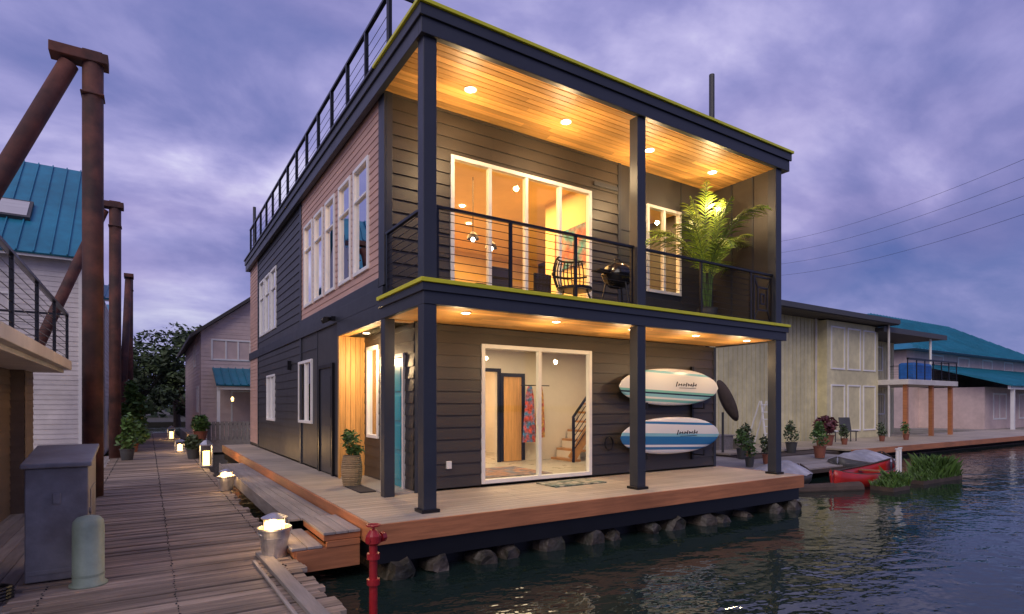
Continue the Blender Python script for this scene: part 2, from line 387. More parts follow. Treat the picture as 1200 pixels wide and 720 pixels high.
b=B(); b.box(.98,1.06,YF-.07,YF-.02,.34,.46); b.box(.62,.68,YF-.05,YF-.02,1.5,1.6); b.make('outlet_cover',white,H,bevel=.005)
b=B()
b.box(-.12,-.045,4.0,4.1,2.9,2.98); b.cyl((-.12,4.05,2.94),(-.24,3.96,2.9),.035,.055,12); b.cyl((-.12,4.05,2.94),(-.24,4.16,2.9),.035,.055,12)
b.box(-.1,0,8.0,8.12,2.2,2.42)
b.make('security_light',blk,H)
# --- interior lower
b=B(); wall(b,'x',4.6,4.7,.58,W-.14,.03,2.6,[(2.95,3.8,.03,2.1)]); b.box(5.1,5.18,4.7,7.9,.03,2.6); b.box(.58,W-.14,7.9,8.0,.03,2.6)
b.box(.58,.60,YF+.14,4.6,.03,.10)
b.make('lower_interior_walls',intw,H)
b=B(); b.box(.14,W-.14,YF+.14,8,2.60,2.64); b.make('lower_interior_ceiling',intw,H)
b=B(); b.box(2.87,2.95,4.55,4.6,.03,2.18).box(3.8,3.88,4.55,4.6,.03,2.18).box(2.95,3.8,4.55,4.6,2.1,2.18)
for p in ((3.86,3.94,.05,2.08),(4.45,4.53,.05,2.08)): b.box(p[0],p[1],4.53,4.58,p[2],p[3])
b.box(3.94,4.45,4.53,4.58,2.0,2.08)
b.make('interior_door_frame',blk,H)
b=B(); b.box(3.94,4.45,4.565,4.6,.04,2.0); b.make('interior_closet_door',cedarv,H)
b=B(); b.cyl((4.3,4.35,1.80),(5.1,4.35,1.80),.012); b.make('coat_rail',blk,H)
b=B()
def robe(b,x,y,z,h,w):
    n=9; 
    for s in range(7):
        t=s/6; ww=w*(.55+.45*t) if s>0 else w*.3
        for i in range(n):
            a=i/(n-1)*2-1
            b.v.append((x+a*ww/2,y+.035*math.sin(i*2.4+s*.3)*(t+.2)-.06*(1-a*a),z-h*t))
    k=len(b.v)-7*n
    for s in range(6):
        for i in range(n-1): b.f.append((k+s*n+i,k+s*n+i+1,k+(s+1)*n+i+1,k+(s+1)*n+i))
robe(b,4.52,4.32,1.78,1.3,.36); b.make('hanging_robe_red',clothr,H,smooth=True)
b=B(); robe(b,4.82,4.33,1.78,1.2,.30); b.make('hanging_robe_yellow',clothy,H,smooth=True)
b=B(); 
for i in range(11):
    x=5.3+i*.17; b.box(x,x+.19,3.65,4.55,.03+i*.22,.07+i*.22+.01)
b.make('stair_treads',stairw,H)
b=B()
for i in range(11):
    x=5.3+i*.17; b.box(x+.17,x+.185,3.66,4.55,.08+i*.22,.25+i*.22)
b.make('stair_risers',intw,H)
b=B(); b.beam((5.2,3.62,.1),(7.1,3.62,2.56),.05,.22); b.make('stair_stringer',stairw,H)
b=B(); b.box(5.20,5.25,3.56,3.61,.03,1.05); b.beam((5.2,3.58,1.05),(6.5,3.58,2.55),.05,.04)
for k in range(5): b.beam((5.22,3.58,.3+k*.15),(7.0-k*.12,3.58,.3+k*.15+(1.78-k*.12)*1.154),.014,.014)
for x in (5.8,6.4): b.box(x-.02,x+.02,3.56,3.6,.1+(x-5.2)*1.29,1.05+(x-5.2)*1.154)
b.make('stair_railing',blk,H)
b=B(); b.box(2.2,4.4,6.2,7.8,.15,.6); b.box(2.2,4.4,7.7,7.85,.2,1.3)
for i in range(3): b.obox((2.6+i*.65,7.45,.78),(.55,.22,.36),(.3,0,U(-.2,.2)))
b.make('bed',bedm,H,bevel=.06)
b=B(); b.cyl((3.55,7.86,1.7),(3.55,7.89,1.7),.32,n=28); b.cyl((4.2,7.86,1.45),(4.2,7.89,1.45),.17,n=20); b.cyl((2.9,7.86,1.85),(2.9,7.89,1.85),.15,n=20); b.make('wall_baskets',wicker,H)
b=B(); b.box(1.5,2.7,4.56,4.59,1.15,1.95); b.make('wall_art',artm,H)
b=B(); b.box(1.5,2.7,4.15,4.5,.75,.8); b.box(1.55,1.6,4.2,4.45,.03,.75); b.box(2.6,2.65,4.2,4.45,.03,.75); b.make('console_table',stairw,H)
area('living_room_light',(2.6,3.0,2.57),105,(1,.76,.46),3.2,1.2,H)
area('stair_light',(5.9,2.6,2.57),50,(1,.76,.46),1.5,.8,H)
area('bedroom_light',(3.2,6.3,2.57),100,(1,.68,.36),2,1.5,H)
cb=B()
for x,y in ((1.6,2.6),(3.2,2.6),(2.4,3.8),(4.8,3.2)): cb.cyl((x,y,2.588),(x,y,2.596),.05,n=16)
cb.make('interior_downlights_lower',bulb,H)
b=B(); b.box(4.98,5.01,4.53,4.6,1.15,1.3); b.make('thermostat',white,H)
RG=B(); RG.box(1.9,3.6,2.2,3.6,.031,.04); RG.make('area_rug',M('rug_weave',(.32,.16,.10),.95,var=.6,nscale=8,bump=.4,col2=(.10,.12,.16)),H)
# --- interior upper
b=B(); b.box(.14,W-.14,8.0,8.1,2.88,5.8); b.box(4.45,4.55,YF+.14,3.6,2.88,5.8); b.box(.16,W-.14,YF+.16,8.1,5.76,5.84); b.make('upper_interior_walls',inty,H)
b=B(); b.box(1.2,4.2,6.9,7.95,2.9,3.75); b.make('kitchen_counter',white,H,bevel=.01)
b=B(); b.box(1.1,4.3,6.85,7.95,3.75,3.8); b.box(1.2,2.6,7.6,7.97,4.3,5.2); b.box(3.0,4.2,7.6,7.97,4.3,5.2); b.make('kitchen_cabinets',stairw,H,bevel=.01)
b=B(); b.box(2.2,3.8,2.7,3.5,3.58,3.63)
for x in (2.3,3.7):
    for y in (2.8,3.4): b.box(x-.03,x+.03,y-.03,y+.03,2.9,3.58)
for x,y in ((2.45,2.45),(3.4,2.45),(2.5,3.75),(3.4,3.75)):
    b.box(x-.2,x+.2,y-.2,y+.2,3.32,3.37)
    for dx in (-.18,.18):
        for dy in (-.18,.18): b.cyl((x+dx,y+dy,2.9),(x+dx,y+dy,3.34),.015)
    s=-1 if y<3 else 1
    b.box(x-.2,x+.2,y+s*.18,y+s*.21,3.4,3.85)
b.make('dining_set',blk,H,bevel=.004)
b=B(); b.box(5.0,7.0,4.6,5.5,2.9,3.35); b.box(5.0,7.0,5.3,5.55,3.35,3.8); b.box(4.5,4.8,4.6,5.5,2.9,3.6); b.make('sofa',sofam,H,bevel=.05)
b=B(); b.box(4.40,4.44,2.1,3.2,4.2,5.0); b.make('upper_wall_art',artm,H)
cb=B(); cc=B()
for x,y,z in ((2.35,3.1,4.55),(2.7,3.0,4.4),(2.6,6.4,4.7),(1.9,6.4,4.7)):
    cb.lathe((x,y,z),[(.001,.05),(.028,.035),(.04,0),(.028,-.035),(.001,-.05)],12); cc.cyl((x,y,z+.05),(x,y,5.76),.008,n=6)
    cc.lathe((x,y,z+.03),[(.12,-.02),(.10,.05),(.03,.12),(.001,.13)],16)
for x,y in ((.9,2.4),(1.7,3.9),(2.9,4.6),(3.8,2.5),(1.2,5.4),(3.6,5.6),(5.6,3.0),(6.4,4.0),(2.2,2.3),(2.4,6.4)): cb.cyl((x,y,5.745),(x,y,5.755),.06,n=16)
cb.make('pendant_lamps',bulb,H); cc.make('pendant_shades_and_cords',blk,H)
area('upper_room_light',(2.4,3.6,5.7),360,(1,.54,.17),3.4,2.6,H)
area('kitchen_light',(2.6,6.3,5.7),260,(1,.54,.17),3,1.5,H)
area('study_light',(6.0,3.0,5.7),130,(1,.60,.24),1.5,1.5,H)
b=B(); 
for k in range(8): b.poly([(5.47+k*.03,YF+.2+(k%2)*.03,3.6),(5.50+k*.03,YF+.2+((k+1)%2)*.03,3.6),(5.50+k*.03,YF+.2+((k+1)%2)*.03,5.3),(5.47+k*.03,YF+.2+(k%2)*.03,5.3)])
b.make('curtain',soffit,H)

# --- deck
b=B(); y=-.4
while y<D:
    y2=min(y+.136,D)
    xe=W+.08 if y<YF-.02 else (.42 if y<3.8 else 0)
    cuts=[-.83]
    if xe>3: cuts+= [U(1.5,3.2),U(4.2,6)]
    cuts.append(xe)
    for p,q in zip(cuts[:-1],cuts[1:]): b.box(p+.001,q-.001,y+.002,y2-.003,-.035,0)
    y+=.14
b.make('deck_boards',deckm,H,bevel=.003)
b=B(); b.box(-.87,W+.12,-.445,-.405,-.23,.0); b.box(-.87,-.835,-.405,D,-.23,.0); b.box(W+.085,W+.12,-.405,YF,-.23,0)
b.make('deck_cedar_fascia',cedar,H,bevel=.004)
b=B(); b.box(-.80,W+.05,-.38,-.28,-.46,-.04); b.box(-.80,-.72,-.28,D,-.46,-.04); b.box(W,W+.06,-.28,YF,-.46,-.04)
b.make('float_rim_beam',blk,H)
b=B(); x=-.5
while x<W:
    r=U(.13,.22); z=U(-.68,-.56); ye=U(-.42,-.28); n0=len(b.v); n=11
    b.cyl((x,ye-.05,z),(x,ye+.06,z),r*.72,r,n=n,cap=True); b.cyl((x,ye+.06,z),(x+U(-.08,.08),D-.3,z),r,r*.95,n=n,cap=False)
    jit=[U(-.22,.22) for _ in range(n)]
    for q in range(4):
        for i in range(n):
            k=n0+q*n+i; v=b.v[k]; b.v[k]=(v[0]+(v[0]-x)*jit[i]*(1 if q<3 else 0),v[1]+(U(-.03,.03) if q==0 else 0),v[2]+(v[2]-z)*jit[i])
    x+=U(.36,.82)
b.make('float_logs',logm,H)
b=B(); b.box(-.5,W-.1,-.1,D-.2,-1.0,-.42); b.make('float_core',blk,H)
# --- entry steps & ramp
S=root('wooden_steps')
b=B(); b.box(-1.30,-.88,-.1,.9,-.19,-.12); b.box(-1.62,-1.24,-.1,.9,-.34,-.255)
b.make('step_frames',cedar,S,bevel=.006)
b=B()
for k in range(3): b.box(-1.31+k*.142,-1.31+k*.142+.136,-.12,.92,-.119,-.09)
for k in range(2): b.box(-1.65+k*.17,-1.65+k*.17+.16,-.12,.92,-.254,-.225)
b.make('step_treads',graym,S,bevel=.004)
b=B(); b.box(-1.6,-.9,-.13,-.1,-.50,-.26).box(-1.28,-.9,-.14,-.101,-.256,-.19); b.make('step_stringer',cedar,S,bevel=.004)
RP=root('boarding_ramp')
b=B()
for k in range(4):
    x=-1.42+k*.135; b.obox((x+.065,5.4,-.165),(.128,8.6,.03),(math.radians(-.25),0,0))
b.make('ramp_boards',graym,RP,bevel=.004)
b=B(); b.box(-1.44,-1.425,1.1,9.6,-.34,-.13); b.make('ramp_side',graym,RP)

# --- paddle boards
def paddle(name,xc,zc,pal,tilt):
    root_=root(name); b=B(); n=44; m=18; L=2.86; Wd=.37; T=.055
    for i in range(n+1):
        s=-1+2*i/n
        e=2.6 if s>0 else 2.1
        w=Wd*max(0.0,(1-abs(s)**e))**.55+.001
        t=T*max(.05,(1-abs(s)**6))
        ro=.10*max(0,abs(s)-.55)**2*2 
        for j in range(m):
            a=2*math.pi*j/m; ca,sa=math.cos(a),math.sin(a)
            b.v.append((s*L/2, math.copysign(abs(sa)**.7,sa)*t-ro, math.copysign(abs(ca)**.8,ca)*w))
    for i in range(n):
        for j in range(m):
            j2=(j+1)%m; b.f.append((i*m+j,i*m+j2,(i+1)*m+j2,(i+1)*m+j))
    b.f.append(tuple(range(m))); b.f.append(tuple(n*m+j for j in range(m))[::-1])
    mt,nt,bs=newmat(name+'_gelcoat'); N=nt.nodes; Lk=nt.links
    tc=N.new('ShaderNodeTexCoord'); sp=N.new('ShaderNodeSeparateXYZ'); Lk.new(tc.outputs['Object'],sp.inputs[0])
    mr=N.new('ShaderNodeMapRange'); mr.inputs['From Min'].default_value=-.38; mr.inputs['From Max'].default_value=.38
    ab=N.new('ShaderNodeMath'); ab.operation='MULTIPLY_ADD'; ab.inputs[1].default_value=.035
    Lk.new(sp.outputs['X'],ab.inputs[0]); Lk.new(sp.outputs['Z'],ab.inputs[2]); Lk.new(ab.outputs[0],mr.inputs[0])
    cr=N.new('ShaderNodeValToRGB'); cr.color_ramp.interpolation='CONSTANT'
    els=cr.color_ramp.elements
    els[0].position=0; els[0].color=(*pal[0][1],1); els[1].position=pal[1][0]; els[1].color=(*pal[1][1],1)
    for p,c in pal[2:]:
        e=els.new(p); e.color=(*c,1)
    Lk.new(mr.outputs[0],cr.inputs[0]); Lk.new(cr.outputs[0],bs.inputs['Base Color']); bs.inputs['Roughness'].default_value=.25
    b.make('board_shell',mt,root_,smooth=True)
    mk=B(); x=.12
    for hh,lean,cross in ((.10,.3,0),(.05,.3,1),(.05,-.4,0),(.05,.3,1),(.08,.3,0),(.05,-.3,1),(.05,.3,0),(.09,.3,1),(.05,.3,0)):
        mk.obox((x,-T-.004,.045+hh*.2),(.022,.006,hh),(0,lean,0))
        if cross: mk.obox((x+.035,-T-.004,.055),(.05,.006,.014),(0,-.5*lean,0))
        x+=.062+cross*.02
    mk.obox((.45,-T-.004,-.01),(.5,.006,.008))
    mk.make('board_lettering',blk,root_)
    root_.location=(xc,1.30,zc); root_.rotation_euler=(math.radians(4),tilt,0)
    return root_
wht=(.78,.80,.80); mint=(.20,.52,.50); blu=(.03,.18,.42); dk=(.03,.05,.09); lb=(.25,.55,.65)
paddle('paddle_board',5.87,1.70,[(0,wht),(.10,mint),(.17,wht),(.22,lb),(.30,dk),(.34,mint),(.40,wht),(.62,wht),(.84,lb),(.9,wht)],0)
paddle('paddle_board',5.90,.73,[(0,wht),(.13,blu),(.2,wht),(.26,blu),(.48,lb),(.56,wht),(.8,blu),(.86,wht)],0)
PR=root('paddle_board_rack'); b=B()
for x in (5.05,6.7):
    b.box(x-.03,x+.03,1.42,1.472,.2,2.15)
    for z in (.33,1.29): b.box(x-.025,x+.025,1.15,1.42,z-.03,z-.005).box(x-.025,x+.025,1.13,1.15,z-.03,z+.1)
b.make('rack_arms',blk,PR,bevel=.004)
HS=root('garden_hose'); b=B()
pts=[(4.35+.10*math.cos(t),1.44-.006*t*.3,.62+.13*math.sin(t)) for t in [k*.4 for k in range(34)]]
b.path(pts,.012,6); b.make('hose_coil',blk,HS)
DM=root('door_mat'); b=B(); b.obox((3.15,1.05,.012),(1.1,.55,.02),(0,0,0)); 
matm=M('woven_mat',(.33,.31,.24),.9,var=.9,nscale=9,bump=.4,col2=(.10,.14,.11)); b.make('mat_weave',matm,DM,bevel=.004)
DM2=root('door_mat'); b=B(); b.obox((.0,2.3,.012),(.5,.8,.02)); b.make('mat_weave',M('dark_mat',(.05,.04,.035),.95,bump=.6),DM2,bevel=.004)

# ---------------------------------------------------------------- plants
def leaves(b,cs,n,size,flat=.6):
    for _ in range(n):
        c,r=random.choice(cs)
        while True:
            v=Vector((U(-1,1),U(-1,1),U(-1,1)))
            if v.length<1: break
        p=Vector(c)+Vector((v.x*r[0],v.y*r[1],v.z*r[2]))
        a=Vector((U(-1,1),U(-1,1),U(-flat,flat))).normalized(); d=a.cross(Vector((U(-1,1),U(-1,1),U(-1,1)))).normalized()
        s=size*U(.6,1.4)
        b.poly([p-a*s,p+d*s*.45,p+a*s,p-d*s*.45])
def palm(name,loc,h,nf=13,ln=1.1):
    P=root(name); b=B(); st=B(); x0,y0,z0=loc
    for i in range(nf):
        az=i*2.399+U(-.2,.2); el=U(.75,1.3) if i>3 else U(1.25,1.5); L=ln*U(.8,1.15)
        k0=.45 if math.sin(az)>0 else .9
        base=Vector((x0+U(-.05,.05),y0+U(-.05,.05),z0+.35)); d=Vector((math.cos(az)*math.cos(el),math.sin(az)*math.cos(el)*k0,math.sin(el))).normalized()
        hs=h*U(.28,.45); n=30; pts=[base.copy()]
        p=base+Vector((math.cos(az)*.12,math.sin(az)*.08,hs)); pts.append(p.copy())
        side=Vector((-math.sin(az),math.cos(az),0))
        for k in range(n):
            t=k/n; d=(d+Vector((0,0,-.03-.075*t))).normalized(); p=p+d*L/n*1.25; pts.append(p.copy())
            ll=.40*math.sin(math.pi*min(1,(t*.85+.15)))**.7*U(.8,1.1)
            for sg in (-1,1):
                tip=p+side*sg*ll*.7+d*ll*.7+Vector((0,0,-ll*U(.1,.5))); mid=p.lerp(tip,.4)+Vector((0,0,.03)); wv=d*.014
                b.poly([p-wv*.6,mid-wv,tip,mid+wv,p+wv*.6])
        st.path(pts,.008,5)
    b.make('fronds',palmm,P); st.make('stems',leafg,P)
    c=B(); c.lathe((x0,y0,z0),[(.001,0),(.15,0),(.2,.34),(.21,.36),(.19,.36),(.18,.32),(.001,.32)],24); c.make('pot',potd,P,smooth=False)
palm('potted_palm',(6.30,.75,2.88),2.1,18,1.25)
def potted(name,loc,r,h,cs,n,size,potmat,lm):
    P=root(name); c=B(); x,y,z=loc
    c.lathe(loc,[(.001,0),(r*.75,0),(r,h),(r*1.06,h),(r*1.06,h*.93),(r*.9,h*.92),(r*.85,h*.88),(.001,h*.88)],20); c.make('pot',potmat,P)
    b=B(); leaves(b,[((x+cx,y+cy,z+cz),rr) for (cx,cy,cz,rr) in cs],n,size); b.make('leaves',lm,P)
    s=B()
    for (cx,cy,cz,rr) in cs: s.cyl((x,y,z+h*.85),(x+cx,y+cy,z+cz),.012,.006,6)
    s.make('stems',barkm,P)
    return P
P=root('wicker_basket_planter'); b=B(); x,y=-.12,2.75
for k in range(17):
    z=.02+k*.03; r=.135+.03*math.sin(k/16*math.pi)
    b.lathe((x,y,z),[(r,-.014),(r+.012,0),(r,.014)],20)
b.lathe((x,y,0),[(.001,.01),(.13,.01),(.13,.5),(.001,.47)],16); b.make('basket',wicker,P)
b=B(); leaves(b,[((x,y,.72),(.17,.17,.2)),((x+.05,y,.6),(.15,.15,.1)),((x-.08,y-.05,.82),(.09,.09,.12))],320,.045); b.make('leaves',leafg,P)

C=root('balcony_chair'); b=B(); cx,cy,cz=3.15,.95,2.9
for i in range(13):
    a=-1.25+2.5*i/12
    ptsx=[]
    for k in range(9):
        t=k/8; rr=.27+.10*math.sin(t*math.pi*.8); z=.42+.52*t
        ptsx.append((cx+math.sin(a)*rr*(1-.15*t),cy+.05+math.cos(a)*rr,cz+z))
    b.path(ptsx,.011,5)
for z,rr in ((.42,.27),(.68,.36),(.94,.27)):
    b.path([(cx+math.sin(-1.35+2.7*i/16)*rr,cy+.05+math.cos(-1.35+2.7*i/16)*rr,cz+z) for i in range(17)],.018,6)
b.cyl((cx,cy,cz+.38),(cx,cy,cz+.43),.28,n=24)
for dx,dy in ((-.2,-.2),(.2,-.2),(-.2,.2),(.2,.2)): b.cyl((cx+dx*.7,cy+dy*.7,cz+.38),(cx+dx*1.2,cy+dy*1.2,cz),.015)
b.make('frame',blk,C)
GR=root('kettle_grill'); gx,gy,gz=4.02,.85,2.885
enam=M('black_enamel',(.015,.015,.018),.15,var=.1,bump=0)
b=B(); b.lathe((gx,gy,gz+.72),[(.001,-.22),(.14,-.19),(.24,-.1),(.285,0),(.29,.015)],28); b.make('bowl',enam,GR,smooth=True)
b=B(); b.lathe((gx,gy,gz+.735),[(.296,.0),(.29,.02),(.25,.13),(.15,.215),(.001,.245)],28); b.make('lid',enam,GR,smooth=True)
b=B()
for k in range(3):
    a=.5+k*2.094; b.cyl((gx+math.cos(a)*.2,gy+math.sin(a)*.2,gz+.62),(gx+math.cos(a)*.33,gy+math.sin(a)*.33,gz+.04),.014)
b.cyl((gx-.30,gy-.15,gz+.1),(gx-.34,gy-.15,gz+.1),.09,n=18); b.cyl((gx+.27,gy+.17,gz+.1),(gx+.31,gy+.17,gz+.1),.09,n=18)
b.lathe((gx,gy,gz+.2),[(.001,0),(.17,0),(.17,.02),(.001,.02)],20)
b.path([(gx-.06,gy,gz+.97),(gx-.05,gy,gz+1.03),(gx+.05,gy,gz+1.03),(gx+.06,gy,gz+.97)],.012,6)
b.beam((gx-.55,gy-.05,gz+.76),(gx-.28,gy-.05,gz+.76),.22,.02); b.beam((gx+.28,gy,gz+.74),(gx+.36,gy,gz+.74),.03,.03)
b.make('legs_and_handles',blk,GR)

# ---------------------------------------------------------------- dock
DK=root('dock'); b=B(); y=-9.
DZ=-.35
while y<34:
    w=U(.135,.15); xl=-3.95+U(-.04,.04); xr=-1.60+U(-.05,.05); dz=U(-.008,.008)
    n0=len(b.v); b.box(xl,xr,y,y+w-.012-U(0,.012),DZ-.05,DZ+dz)
    tw=U(-.005,.005); sk=U(-.012,.012)
    for k in range(n0,n0+8):
        v=b.v[k]; 
        b.v[k]=(v[0],v[1]+(U(-.004,.004))+(sk*.5 if v[0]>-3 else 0),v[2]+(tw if v[0]>-3 else -tw))
    y+=w
b.make('dock_planks',dockm,DK,bevel=.004)
b=B(); b.box(-3.85,-3.65,-9,34,DZ-.35,DZ-.06).box(-2.85,-2.65,-9,34,DZ-.35,DZ-.06).box(-1.85,-1.65,-9,34,DZ-.35,DZ-.06)
for k in range(20):
    b.cyl((-3.8,-8+k*2.1,-.75),(-1.75,-8+k*2.1,-.75),.2,n=10)
b.make('dock_stringers',barkm,DK)
b=B(); yy=-8.9
while yy<33.5:
    for x in (-3.75,-2.75,-1.75):
        for o in (.03,.1): b.cyl((x+U(-.02,.02),yy+o,DZ+.004),(x,yy+o,DZ+.0085),.006,n=6)
    yy+=.143
b.make('dock_nails',blk,DK)
b=B(); b.obox((-1.84,-1.2,DZ+.03),(.13,3.0,.04),(0,0,.03)); b.obox((-1.98,-1.35,DZ+.022),(.03,2.7,.025),(0,0,.02)); b.make('dock_loose_plank',graym,DK,bevel=.004)
ND=root('neighbor_deck'); b=B(); x=-8.
while x<-4.02:
    b.box(x,x+.135,-.8,16.9,-.42,-.38); x+=.142
b.make('deck_boards',graym,ND)
b=B(); b.box(-8,-4.05,-.8,-.75,-.65,-.42).box(-4.1,-4.03,-.75,16.9,-.65,-.42); b.make('deck_frame',barkm,ND)

def bucket(name,x,y,r,h,e):
    P=root(name); b=B()
    b.lathe((x,y,DZ+.01),[(.001,0),(r*.72,0),(r*.78,h*.3),(r*.80,h*.31),(r*.80,h*.34),(r*.9,h*.66),(r*.93,h*.68),(r*.93,h*.71),(r,h),(r*1.07,h+.004),(r*1.07,h-.018),(r*.97,h-.01),(r*.74,.02),(.001,.02)],28)
    b.make('bucket',galv,P)
    b=B(); b.path([(x+math.cos(math.pi*k/14)*r*1.05,y-r*.7*math.sin(math.pi*k/14),DZ+h-.02-.06*math.sin(math.pi*k/14)) for k in range(15)],.007,6); b.make('handle',galv,P)
    b=B(); b.lathe((x,y,DZ+.03),[(.001,0),(r*.5,0),(r*.62,h*.9),(r*.66,h*1.05),(r*.5,h*1.2),(.001,h*1.22)],18); b.make('candle_glow',flame,P)
    b=B(); b.lathe((x,y,DZ+h*1.33),[(r*.80,0),(r*.82,.012),(r*.25,.055),(.001,.06)],20); 
    for k in range(4):
        a=.4+k*math.pi/2; b.cyl((x+math.cos(a)*r*.75,y+math.sin(a)*r*.75,DZ+h*.95),(x+math.cos(a)*r*.75,y+math.sin(a)*r*.75,DZ+h*1.34),.006,n=6)
    b.make('lid',galv,P)
    for k in range(2):
        a=math.radians(-110+170*k); plamp('lantern_flame',(x+math.cos(a)*r*1.25,y+math.sin(a)*r*1.25,DZ+h*1.15),e/2,(1,.6,.25),.04,P)
bucket('bucket_lantern',-1.78,.12,.17,.33,11)
bucket('bucket_lantern',-1.66,5.9,.16,.28,9)
def lantern(name,x,y,h,e):
    P=root(name); b=B(); w=.15
    b.box(x-w,x+w,y-w,y+w,DZ+.01,DZ+.05); b.box(x-w,x+w,y-w,y+w,DZ+h*.75,DZ+h*.79)
    for dx in (-1,1):
        for dy in (-1,1): b.box(x+dx*(w-.01)-.01,x+dx*(w-.01)+.01,y+dy*(w-.01)-.01,y+dy*(w-.01)+.01,DZ+.05,DZ+h*.75)
    b.lathe((x,y,DZ+h*.79),[(w*1.1,0),(w*.4,h*.14),(.001,h*.15)],4); b.cyl((x,y,DZ+h*.93),(x,y,DZ+h),.01)
    b.make('frame',galv,P)
    c=B(); c.cyl((x,y,DZ+.05),(x,y,DZ+h*.55),.085,n=14); c.make('candle',flame,P)
    plamp('lantern_flame',(x,y,DZ+h*.66),e,(1,.6,.25),.04,P)
lantern('candle_lantern',-1.62,11.0,.78,28)
lantern('candle_lantern',-2.0,17.,.5,16); lantern('candle_lantern',-2.0,26.,.7,20)

CB=root('utility_cabinet'); b=B()
zt0,zt1=.74,.86
b.hexa([(-3.93,.30,-.33),(-3.45,.30,-.33),(-3.45,1.25,-.33),(-3.93,1.25,-.33),(-3.93,.30,zt0),(-3.45,.30,zt0),(-3.45,1.25,zt1),(-3.93,1.25,zt1)])
b.make('body',cabm,CB,bevel=.012)
b=B(); b.hexa([(-3.96,.26,zt0+.003),(-3.42,.26,zt0+.003),(-3.42,1.28,zt1+.003),(-3.96,1.28,zt1+.003),(-3.96,.26,zt0+.05),(-3.42,.26,zt0+.05),(-3.42,1.28,zt1+.05),(-3.96,1.28,zt1+.05)])
b.make('lid',cabm,CB,bevel=.012)
b=B(); b.box(-3.72,-3.66,.285,.30,.4,.5); b.box(-3.92,-3.46,.293,.30,-.26,-.22); b.cyl((-3.452,.4,.3),(-3.43,.4,.3),.03); b.box(-3.45,-3.442,.5,1.1,.2,.5); b.make('latch',cabm,CB,bevel=.003)
BO=root('dock_bollard'); b=B(); b.lathe((-3.43,.03,DZ+.005),[(.001,0),(.15,0),(.15,.02),(.125,.03),(.125,.55),(.118,.60),(.09,.635),(.04,.65),(.001,.652)],28); b.make('bollard_body',sage,BO,smooth=True)
b=B(); b.lathe((-3.43,.03,DZ+.1),[(.129,0),(.129,.02)],28); b.make('bollard_band',sage,BO)
HC=root('cable_coil'); b=B()
b.path([(-4.12+.16*math.cos(k*.35),-.05+.16*math.sin(k*.35),-.35+.0016*k) for k in range(72)],.016,6); b.make('coil',blk,HC)
RS=root('red_standpipe'); b=B(); x,y=-1.33,-1.85
b.cyl((x,y,-1.2),(x,y,.22),.035,n=16)
for z in (-.55,-.2,.02): b.cyl((x,y,z),(x,y,z+.05),.055,n=16)
b.lathe((x,y,.14),[(.04,0),(.065,.02),(.065,.08),(.045,.11),(.03,.13),(.001,.135)],16)
b.cyl((x-.06,y-.03,.19),(x+.09,y+.04,.19),.03,n=12); b.cyl((x+.07,y+.03,.19),(x+.11,y+.05,.19),.045,n=8)
b.cyl((x,y,.27),(x,y,.31),.012); 
b.path([(x+.055*math.cos(t*.5),y+.055*math.sin(t*.5),.31) for t in range(14)],.009,6); b.cyl((x-.05,y,.31),(x+.05,y,.31),.007)
b.make('pipe_and_valve',redp,RS)

# ---------------------------------------------------------------- pilings
def pile(name,x,y,dx,dy,zt=7.8):
    P=root(name); b=B(); b.cyl((x,y,-1.2),(x,y,zt-.1),.165,n=18); b.make('vertical_pile',rust,P,smooth=True)
    b=B(); b.cyl((x+dx*.09,y+dy*.09,zt-.25),(x+dx,y+dy,-1.0),.15,n=18); b.make('batter_pile',rust,P,smooth=True)
    b=B(); b.obox((x+dx*.05,y+dy*.05,zt-.08),(.36+abs(dx)*.13,.36+abs(dy)*.13,.18)); b.obox((x,y,zt+.02),(.3,.3,.04)); b.obox((x,y,zt-.75),(.36,.36,.03)); b.make('pile_cap',rust,P,bevel=.01)
pile('mooring_piling',-3.82,6.45,-3.9,0)
pile('mooring_piling',-3.85,15.6,-3.4,-.0)
pile('mooring_piling',-3.75,27.5,-.3,-2.5)

# ---------------------------------------------------------------- neighbour buildings left
N1=root('neighbor_boathouse')
b=B(); b.box(-8,-4.8,-1,5.2,-.4,1.9); b.box(-8,-4.62,5.2,6.0,-.4,1.9); b.make('wall_core',brownw,N1)
b=B(); lap(b,'y',-4.8,1,-1,5.2,-.38,1.9,[],.12,.018); lap(b,'x',5.2,-1,-4.8,-4.62,-.38,1.9,[],.12,.012); lap(b,'y',-4.62,1,5.2,6.0,-.38,1.9,[],.12,.012)
b.make('louvered_wall',brownw,N1)
b=B(); b.box(-8,-4.1,-2,6.1,1.96,2.12); b.box(-8,-4.2,-2,6.0,1.9,1.96); b.make('balcony_slab',soffit,N1,bevel=.01)
b=B(); rail_run(b,(-4.16,-2,0),(-4.16,6.04,0),[0,.2,.4,.6,.8,1.],2.12,2.93,7); rail_run(b,(-4.16,6.04,0),(-7.9,6.04,0),[.5,1.],2.12,2.93,7); b.make('railing',blk,N1)
def metalroof(b,x0,x1,y0,z0,y1,z1,step=.5,t=.06):
    d=Vector((0,y1-y0,z1-z0)).normalized(); nrm=Vector((0,-d.z,d.y))
    if nrm.z<0: nrm=-nrm
    o=nrm*t
    P=[(x0,y0,z0),(x1,y0,z0),(x1,y1,z1),(x0,y1,z1)]
    b.hexa(P+[tuple(Vector(p)+o) for p in P])
    x=x0+.03
    while x<x1:
        b.beam(Vector((x,y0,z0))+o*1.3,Vector((x,y1,z1))+o*1.3,.035,.07); x+=step
N2=root('lap_sided_house')
b=B(); b.box(-14,-4.8,17,25,-.5,6.15); b.box(-14,-4.32,19.2,26,-.5,5.2); b.box(-14,-4.6,26,40,-.5,4.6)
b.make('walls_core',lapw,N2)
